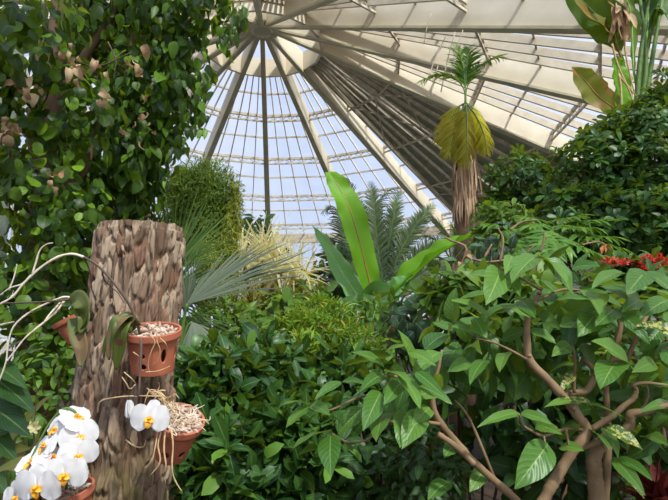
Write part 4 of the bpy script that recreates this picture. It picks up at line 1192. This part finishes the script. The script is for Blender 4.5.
# --- dark hedge-like trees at the right
def umbrella(label, blobs, n, k=8, L=.112, back=.3):
    return shrub('umbrella_tree', label, 'tree', blobs, 'l_hedge', 'obov', L, .40, n, k=k, group='dark umbrella trees', up=.42, tilt=(52, 98), jit=.35, stems=6, sr=.03, smat='treebark', back=back, lo=.72)


umbrella('largest dark green umbrella tree, its crown filling the upper right', [Blob(645, 178, 5.6, 76, 72, .8), Blob(662, 130, 5.8, 46, 40, .6), Blob(594, 178, 5.6, 44, 48, .6), Blob(690, 120, 5.8, 50, 60, .6), Blob(604, 150, 5.9, 26, 28, .4)], 1300)
umbrella('dark umbrella tree in shade behind the red flowers', [Blob(640, 232, 5.0, 70, 44, .5), Blob(580, 226, 5.3, 50, 40, .5)], 380)
umbrella('smaller dark umbrella tree beside the thatched palm', [Blob(518, 182, 7.0, 30, 30, .45), Blob(545, 196, 6.6, 26, 26, .4), Blob(500, 208, 7.0, 22, 20, .3)], 300)

g_ = thing('philodendron', 'philodendron with spreading deeply cut leaves in front of the dark hedge', 'plant', (P(548, 300, 4.3)[0], 4.3, 0))
ctr = P(548, 262, 4.3)
mb = MB(); tube(mb, [ctr * [1, 1, 0], ctr * [1, 1, .6] + [.04, 0, 0], ctr], [.05, .045, .04], 10, 5, .05); mb.build('stem', M['treebark'], g_)
for (x, y, Y, dx, dz) in ((520, 230, 4.1, -.7, -.15), (540, 224, 4.2, -.3, -.1), (562, 226, 4.2, .4, -.1), (580, 234, 4.1, .8, -.15), (508, 238, 4.0, -.8, -.3), (548, 232, 3.9, .1, -.3), (566, 240, 3.9, .6, -.4), (526, 244, 3.9, -.5, -.4), (538, 220, 4.4, -.4, 0), (574, 222, 4.4, .6, 0), (588, 240, 4.2, .8, -.3), (556, 220, 4.5, .2, 0), (512, 226, 4.3, -.8, 0), (546, 240, 3.8, -.1, -.3)):
    hub = P(x, y, Y); ax = nrm(np.array([dx, -.35, dz])); nm = nrm(np.array([dx * .2, -.35, .9])); nm = nrm(nm - ax * np.dot(ax, nm)); sd_ = np.cross(ax, nm)
    mb = MB(); T = [leaf_tpl('lance', .24, 7, 3, b, .25, .03, 0, 5) for b in (.2, .4)]
    for i in range(15):
        s = i / 14; sgn = -1 if i % 2 else 1
        d = nrm(ax * (-.55 + 1.7 * s) + sd_ * sgn * (1.15 - .95 * s)); put_leaves(mb, T, (hub + ax * .24 * s)[None], d[None], nm[None], .20 * (1 - .25 * s) * rng.uniform(.85, 1.1))
    T0 = leaf_tpl('ovate', .42, 8, 5, .3, .15, .02); mb.inst(T0, frames(ax[None], nm[None]), (hub - ax * .02)[None], np.array([.34]))
    o = mb.build('lobed_leaf', M['l_philo'], g_)
    mb = MB(); tube(mb, [ctr, (ctr + hub) / 2 + [0, 0, .06], hub], [.012, .010, .007], 7, 6); mb.build('leaf_stalk', M['greenstem'], o)

# red flowered shrub
g_ = shrub('red_flowered_shrub', 'shrub with clusters of small scarlet flowers at the right edge', 'shrub', [Blob(636, 284, 3.4, 44, 24, .3), Blob(600, 288, 3.5, 30, 20, .25)], 'l_laurel', 'ellip', .10, .42, 130, k=6, up=.5, stems=4, sr=.012)
for (x, y, r) in ((606, 261, 5), (614, 262, 6), (622, 263, 5), (632, 263, 5), (639, 266, 5), (648, 259, 5), (657, 258, 6), (662, 261, 6), (655, 267, 5), (646, 257, 3), (668, 262, 6), (645, 269, 3)):
    mb = MB(); T = [leaf_tpl('petal', .55, 4, 3, .2, .1)]
    n = 9; c = P(x, y, 3.2); nn_ = nrm(rng.normal(size=(n, 3)) + [0, -.6, .6]); p = c + nn_ * r * .85 * 3.2 / 500 * np.array([1, 1, .6])
    rosettes(mb, T, p, nn_, 4, .016, up=.2, tilt=(75, 88), jit=.2)
    mb.build('flower_cluster', M['petalred'], g_)
g_ = thing('drooping_dry_leaf', 'hanging shrivelled orange brown leaf on a bent stalk by the red flowers', 'dry leaf', P(607, 262, 3.6))
mb = MB(); px_tube(mb, [(582, 245), (590, 243), (600, 242), (606, 246)], 3.6, [.008, .007, .005]); mb.build('leaf_stalk', M['branch'], g_)
mb = MB()
for q in range(5): leaf_at(mb, P(606, 245, 3.6), P(602 + q * 2.6, 254 + (q % 3), 3.58 + .02 * (q % 2)), .045, (q - 2, -1, .2), 'ovate', .3, .5, .06)
mb.build('leaf_blade', plain('orange_brown_leaf', (196, 132, 78), (150, 92, 52), 20, .8, .2), g_)

# round leaved blue-green shrubs
rb = thing('round_leaved_shrub', 'tangled shrub with round blue green leaves right of the banana plant', 'shrub', (P(440, 290, 3.5)[0], 3.5, 0))
bl = [Blob(426, 316, 3.5, 34, 34, .3), Blob(464, 286, 3.7, 36, 30, .3), Blob(402, 326, 3.6, 22, 26, .25), Blob(496, 250, 3.8, 24, 26, .3), Blob(440, 340, 3.5, 40, 30, .25)]
mb = MB(); pos, nn = sample(bl, 330, .5, 1.05, .3); droopers(mb, tpls('round', .8, 7, 5, (.3, .6, .9), -.25, .04), pos, nn, .10, down=.45, jit=.5, nup=.6)
mb.build('foliage', M['l_round'], rb)
stems_to(rb, bl, 5, .014, 'twig')
for pts in ([(468, 258), (490, 262), (520, 256), (534, 246)], [(500, 262), (503, 240), (498, 228)], [(510, 230), (522, 222), (536, 220)], [(484, 258), (492, 244)], [(460, 268), (466, 248), (450, 240), (444, 236)], [(420, 296), (440, 292), (470, 290)], [(404, 296), (424, 286), (440, 290)], [(540, 252), (544, 240), (544, 232)], [(420, 320), (436, 306), (428, 300)]):
    mb = MB(); px_tube(mb, pts, 3.35, [.009, .008, .005], 6, 6, .08); mb.build('dead_twig', M['branch'], rb)
mb = MB(); p = np.array([P(x, y, 3.3) for x, y in ((424, 300), (432, 290), (438, 310), (440, 322), (460, 262), (470, 250), (466, 256), (430, 316), (446, 300), (414, 288), (452, 290), (436, 300))]); droopers(mb, tpls('ovate', .5, 6, 5, (.7, 1.1), .6, .1), p, np.tile([0, -1, .3], (len(p), 1)), .09, down=.6, jit=.5)
mb.build('dry_leaves', M['l_dry'], rb)
shrub('leafy_bush', 'bush of bright spoon shaped leaves below the thatched palm', 'bush', [Blob(502, 226, 5.0, 24, 22, .3), Blob(484, 240, 5.0, 12, 12, .2)], 'l_mid', 'obov', .12, .42, 70, k=7, up=.5, stems=3)
shrub('leafy_bush', 'rosette leaved bush left of the foreground branches', 'bush', [Blob(468, 300, 3.0, 46, 26, .25), Blob(520, 300, 3.0, 40, 26, .25)], 'l_mid', 'ellip', .12, .40, 90, k=7, up=.55, stems=4, sr=.01)

# --- laurel-like shrubs, middle and lower middle
for bl, n, lab in (([Blob(222, 392, 2.7, 42, 44, .3)], 105, 'glossy laurel bush to the right of the clay pots'), ([Blob(268, 382, 3.1, 40, 40, .3)], 90, 'glossy laurel bush further back behind the foreground sprays'),
                   ([Blob(230, 462, 2.35, 50, 44, .25)], 110, 'glossy laurel bush low at the bottom beside the tilted pot'), ([Blob(300, 452, 2.5, 50, 50, .28)], 110, 'glossy laurel bush at bottom centre under the broad pale sprays'),
                   ([Blob(335, 392, 3.0, 50, 40, .3)], 100, 'glossy laurel bush below the feathery lime green bush'), ([Blob(200, 430, 2.6, 26, 50, .25)], 60, 'glossy laurel bush squeezed against the cut trunk')):
    shrub('laurel_bush', lab, 'bush', bl, 'l_laurel', 'spoon', .118, .36, int(n * 1.3), k=7, group='glossy laurel bushes', up=.55, tilt=(22, 82), jit=.4, stems=5, sr=.009, lo=.45)
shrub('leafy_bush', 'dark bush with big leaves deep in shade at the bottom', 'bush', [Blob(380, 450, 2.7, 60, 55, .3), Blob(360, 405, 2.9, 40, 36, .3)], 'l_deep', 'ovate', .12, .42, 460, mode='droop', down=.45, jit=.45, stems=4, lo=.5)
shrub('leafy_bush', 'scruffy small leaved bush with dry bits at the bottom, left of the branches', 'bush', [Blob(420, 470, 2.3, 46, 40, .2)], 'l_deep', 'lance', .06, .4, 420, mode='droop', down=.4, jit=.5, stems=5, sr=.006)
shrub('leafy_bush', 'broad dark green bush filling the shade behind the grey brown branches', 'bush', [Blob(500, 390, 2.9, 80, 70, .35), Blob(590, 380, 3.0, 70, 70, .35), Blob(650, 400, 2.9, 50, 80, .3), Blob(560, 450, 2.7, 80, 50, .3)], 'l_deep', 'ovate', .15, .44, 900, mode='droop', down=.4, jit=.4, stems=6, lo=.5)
g_ = shrub('bromeliad', 'dark red leaved plant in the bottom right corner', 'plant', [Blob(662, 512, 2.2, 14, 10, .08)], 'l_red', 'blade', .17, .2, 5, k=12, up=.8, tilt=(15, 75), stems=1, sr=.02)

# --- big leaved shrub in front with bare crooked branches
fs = thing('broad_leaved_shrub', 'foreground shrub with big pale veined leaves on crooked bare branches', 'shrub', (P(590, 500, 1.75)[0], 1.75, 0))
BR = [([(596, 640), (600, 540), (597, 500), (595, 478), (594, 460), (600, 445), (614, 430)], (1.75, 1.75), [.028, .026, .024, .022, .018]),
      ([(606, 640), (604, 540), (606, 480), (608, 450), (607, 415), (606, 384)], (1.85, 1.85), [.018, .015, .012, .009]),
      ([(520, 640), (534, 530), (546, 496), (556, 478), (572, 452), (587, 432), (578, 416), (566, 400), (548, 380), (530, 361), (527, 340), (528, 318), (536, 300), (541, 288)], (1.7, 1.72, 1.8), [.022, .018, .017, .016, .014, .011, .007]),
      ([(556, 478), (572, 452), (592, 444), (612, 437), (624, 433)], (1.72, 1.72), [.012, .012, .011, .010]),
      ([(622, 434), (630, 424), (631, 414), (644, 412), (656, 408), (675, 404)], (1.70, 1.66), [.015, .014, .011, .008]),
      ([(587, 432), (600, 424), (614, 415), (624, 406), (633, 399), (636, 390), (634, 385), (646, 383), (658, 384), (672, 386)], (1.76, 1.7), [.011, .010, .009, .006, .004]),
      ([(560, 396), (574, 393), (586, 391), (594, 378), (594, 370), (584, 360)], (1.85, 1.82), [.011, .012, .011, .008]),
      ([(574, 393), (575, 360), (572, 345)], (1.82, 1.82), [.005, .004]),
      ([(580, 640), (540, 530), (516, 500), (496, 482), (474, 462), (456, 442), (442, 425), (434, 410), (432, 392)], (1.7, 1.65), [.016, .013, .0125, .012, .011, .008]),
      ([(474, 464), (462, 452), (450, 442), (438, 434)], (1.63, 1.62), [.010, .010, .009]),
      ([(588, 430), (566, 429), (544, 436), (530, 430), (522, 424), (519, 414)], (1.72, 1.6), [.006, .005, .004, .003]),
      ([(544, 436), (546, 450)], (1.66, 1.64), [.003, .003]), ([(566, 429), (568, 440), (570, 450)], (1.68, 1.66), [.004, .003]),
      ([(434, 400), (420, 388), (400, 378), (384, 374)], (1.66, 1.6), [.006, .005, .003]), ([(431, 392), (438, 370), (442, 350)], (1.66, 1.7), [.007, .004]),
      ([(372, 394), (352, 400), (330, 410), (312, 406)], (1.62, 1.55), [.004, .003, .003]), ([(384, 428), (366, 440), (348, 442), (332, 434)], (1.62, 1.55), [.004, .003, .003]),
      ([(440, 424), (410, 420), (384, 420), (372, 394)], (1.65, 1.62), [.006, .005, .004]),
      ([(528, 360), (510, 350), (492, 342), (476, 338)], (1.75, 1.7), [.005, .004, .003]), ([(541, 290), (524, 280), (506, 270), (498, 270)], (1.78, 1.72), [.005, .004, .003]), ([(536, 302), (560, 290), (580, 290)], (1.78, 1.8), [.004, .003]),
      ([(594, 376), (610, 362), (626, 360)], (1.8, 1.72), [.006, .005]), ([(626, 362), (640, 330), (650, 312), (668, 300)], (1.85, 1.9), [.009, .007, .005]), ([(606, 384), (618, 340), (622, 316)], (1.85, 1.88), [.011, .008]),
      ([(496, 482), (470, 420), (455, 400)], (1.9, 1.95), [.006, .004]), ([(630, 424), (648, 396), (640, 370), (634, 352)], (1.8, 1.8), [.004, .003])]
for pts, Y, r in BR:
    mb = MB(); px_tube(mb, pts, Y, r, 10, 7, .05)
    if r[0] > .012 and len(pts) > 4:   # old pruning knots
        c = spline([P(x, y, Y[0]) for x, y in pts], 4)
        for q in range(5):
            p = c[int(rng.integers(len(c) // 2, len(c)))] + [0, -r[-2] * .8, 0]; tube(mb, [p, p + [rng.normal() * .004, -.006, .004]], [.008, .005], 7, 2)
    mb.build('branch', M['branch'], fs)
mb = MB()
LV = [  # base, tip, width (px), distance
    (331, 432, 292, 450, 17, 1.5), (331, 435, 331, 476, 21, 1.48), (309, 405, 280, 406, 9, 1.52), (309, 407, 286, 428, 13, 1.5), (311, 405, 330, 415, 13, 1.5), (341, 382, 315, 399, 10, 1.5), (342, 382, 366, 384, 8, 1.52),
    (362, 408, 338, 434, 17, 1.55), (381, 392, 363, 430, 20, 1.52), (385, 413, 376, 441, 20, 1.55), (409, 412, 400, 447, 23, 1.5), (402, 382, 384, 405, 15, 1.52), (345, 440, 346, 452, 7, 1.55), (384, 374, 360, 392, 14, 1.6),
    (386, 372, 410, 384, 14, 1.55), (400, 376, 420, 408, 16, 1.5), (404, 350, 384, 338, 11, 1.6), (410, 352, 436, 366, 13, 1.55), (385, 352, 408, 346, 9, 1.55), (420, 386, 452, 404, 13, 1.45), (416, 372, 446, 398, 11, 1.45), (414, 366, 398, 330, 14, 1.6),
    (430, 408, 412, 425, 15, 1.5), (422, 412, 402, 448, 22, 1.48), (436, 392, 412, 398, 14, 1.55), (440, 352, 412, 376, 16, 1.6), (384, 366, 352, 352, 12, 1.6),
    (519, 413, 478, 427, 11, 1.55), (521, 413, 552, 424, 11, 1.55), (548, 444, 515, 488, 27, 1.55), (536, 425, 562, 434, 12, 1.58), (560, 447, 584, 451, 12, 1.62), (578, 403, 545, 407, 10, 1.68), (580, 403, 626, 419, 11, 1.66),
    (603, 428, 618, 457, 13, 1.66), (589, 430, 609, 450, 12, 1.66), (613, 458, 645, 495, 13, 1.62), (617, 458, 652, 480, 14, 1.64), (560, 440, 580, 425, 10, 1.7),
    (630, 366, 592, 341, 30, 1.6), (618, 362, 601, 389, 26, 1.58), (646, 272, 627, 294, 22, 1.65), (645, 272, 672, 292, 18, 1.65), (622, 272, 592, 288, 16, 1.68), (546, 258, 572, 294, 24, 1.65), (500, 270, 486, 304, 26, 1.65), (538, 256, 512, 282, 26, 1.66), (539, 256, 566, 284, 24, 1.66),
    (512, 256, 505, 274, 12, 1.7), (504, 272, 520, 296, 14, 1.7), (598, 312, 578, 336, 24, 1.7), (618, 312, 650, 344, 14, 1.68), (614, 310, 596, 326, 20, 1.7), (580, 322, 560, 326, 18, 1.7), (582, 290, 600, 314, 22, 1.7), (640, 300, 622, 312, 14, 1.7), (556, 300, 592, 300, 14, 1.7), (610, 284, 640, 300, 18, 1.72),
    (520, 300, 536, 318, 14, 1.72), (492, 342, 466, 330, 14, 1.7), (478, 338, 452, 326, 14, 1.7), (490, 318, 452, 300, 16, 1.72), (474, 318, 486, 340, 14, 1.7), (500, 306, 530, 318, 16, 1.72), (498, 282, 470, 274, 16, 1.75), (470, 362, 448, 372, 14, 1.7), (486, 360, 470, 384, 14, 1.7), (508, 352, 500, 372, 14, 1.72),
    (530, 330, 556, 344, 16, 1.72), (528, 322, 548, 306, 14, 1.75), (552, 372, 574, 364, 12, 1.75), (640, 384, 660, 374, 14, 1.7), (656, 384, 690, 392, 18, 1.68), (672, 404, 640, 412, 10, 1.66), (668, 300, 640, 318, 18, 1.7), (660, 330, 640, 352, 16, 1.72), (664, 352, 690, 380, 18, 1.7), (430, 394, 440, 374, 12, 1.66), (456, 442, 444, 458, 14, 1.66),
    (484, 470, 470, 492, 14, 1.66), (560, 300, 540, 280, 16, 1.75), (572, 268, 600, 266, 14, 1.75), (654, 362, 632, 372, 14, 1.7), (644, 436, 668, 446, 14, 1.75), (570, 345, 552, 356, 14, 1.75), (448, 482, 428, 500, 16, 1.7)]
for (bx, by, tx, ty, wd, Y) in LV:
    leaf_at(mb, P(bx, by, Y + .07), P(tx, ty, Y - .03 + rng.normal() * .03), wd * 1.12 * Y / 500, (rng.normal() * .25, -.62, .72), 'ovate', .28, .22, .035, 14, 9)
mb.build('foliage', M['l_big'], fs)
mb = MB()
for (bx, by, tx, ty, wd, Y) in ((607, 427, 642, 449, 16, 1.64), (592, 404, 560, 400, 9, 1.72), (560, 432, 545, 428, 9, 1.66), (613, 460, 644, 498, 9, 1.66), (668, 330, 636, 326, 12, 1.7), (652, 320, 676, 345, 14, 1.7), (574, 372, 560, 392, 10, 1.8)):
    leaf_at(mb, P(bx, by, Y + .04), P(tx, ty, Y - .02), wd * Y / 500, (.1, -.65, .7), 'ovate', .25, .2, .03, 14, 9)
tag(mb.build('mottled_foliage', M['l_vari'], fs), 'yellow mottled leaves')
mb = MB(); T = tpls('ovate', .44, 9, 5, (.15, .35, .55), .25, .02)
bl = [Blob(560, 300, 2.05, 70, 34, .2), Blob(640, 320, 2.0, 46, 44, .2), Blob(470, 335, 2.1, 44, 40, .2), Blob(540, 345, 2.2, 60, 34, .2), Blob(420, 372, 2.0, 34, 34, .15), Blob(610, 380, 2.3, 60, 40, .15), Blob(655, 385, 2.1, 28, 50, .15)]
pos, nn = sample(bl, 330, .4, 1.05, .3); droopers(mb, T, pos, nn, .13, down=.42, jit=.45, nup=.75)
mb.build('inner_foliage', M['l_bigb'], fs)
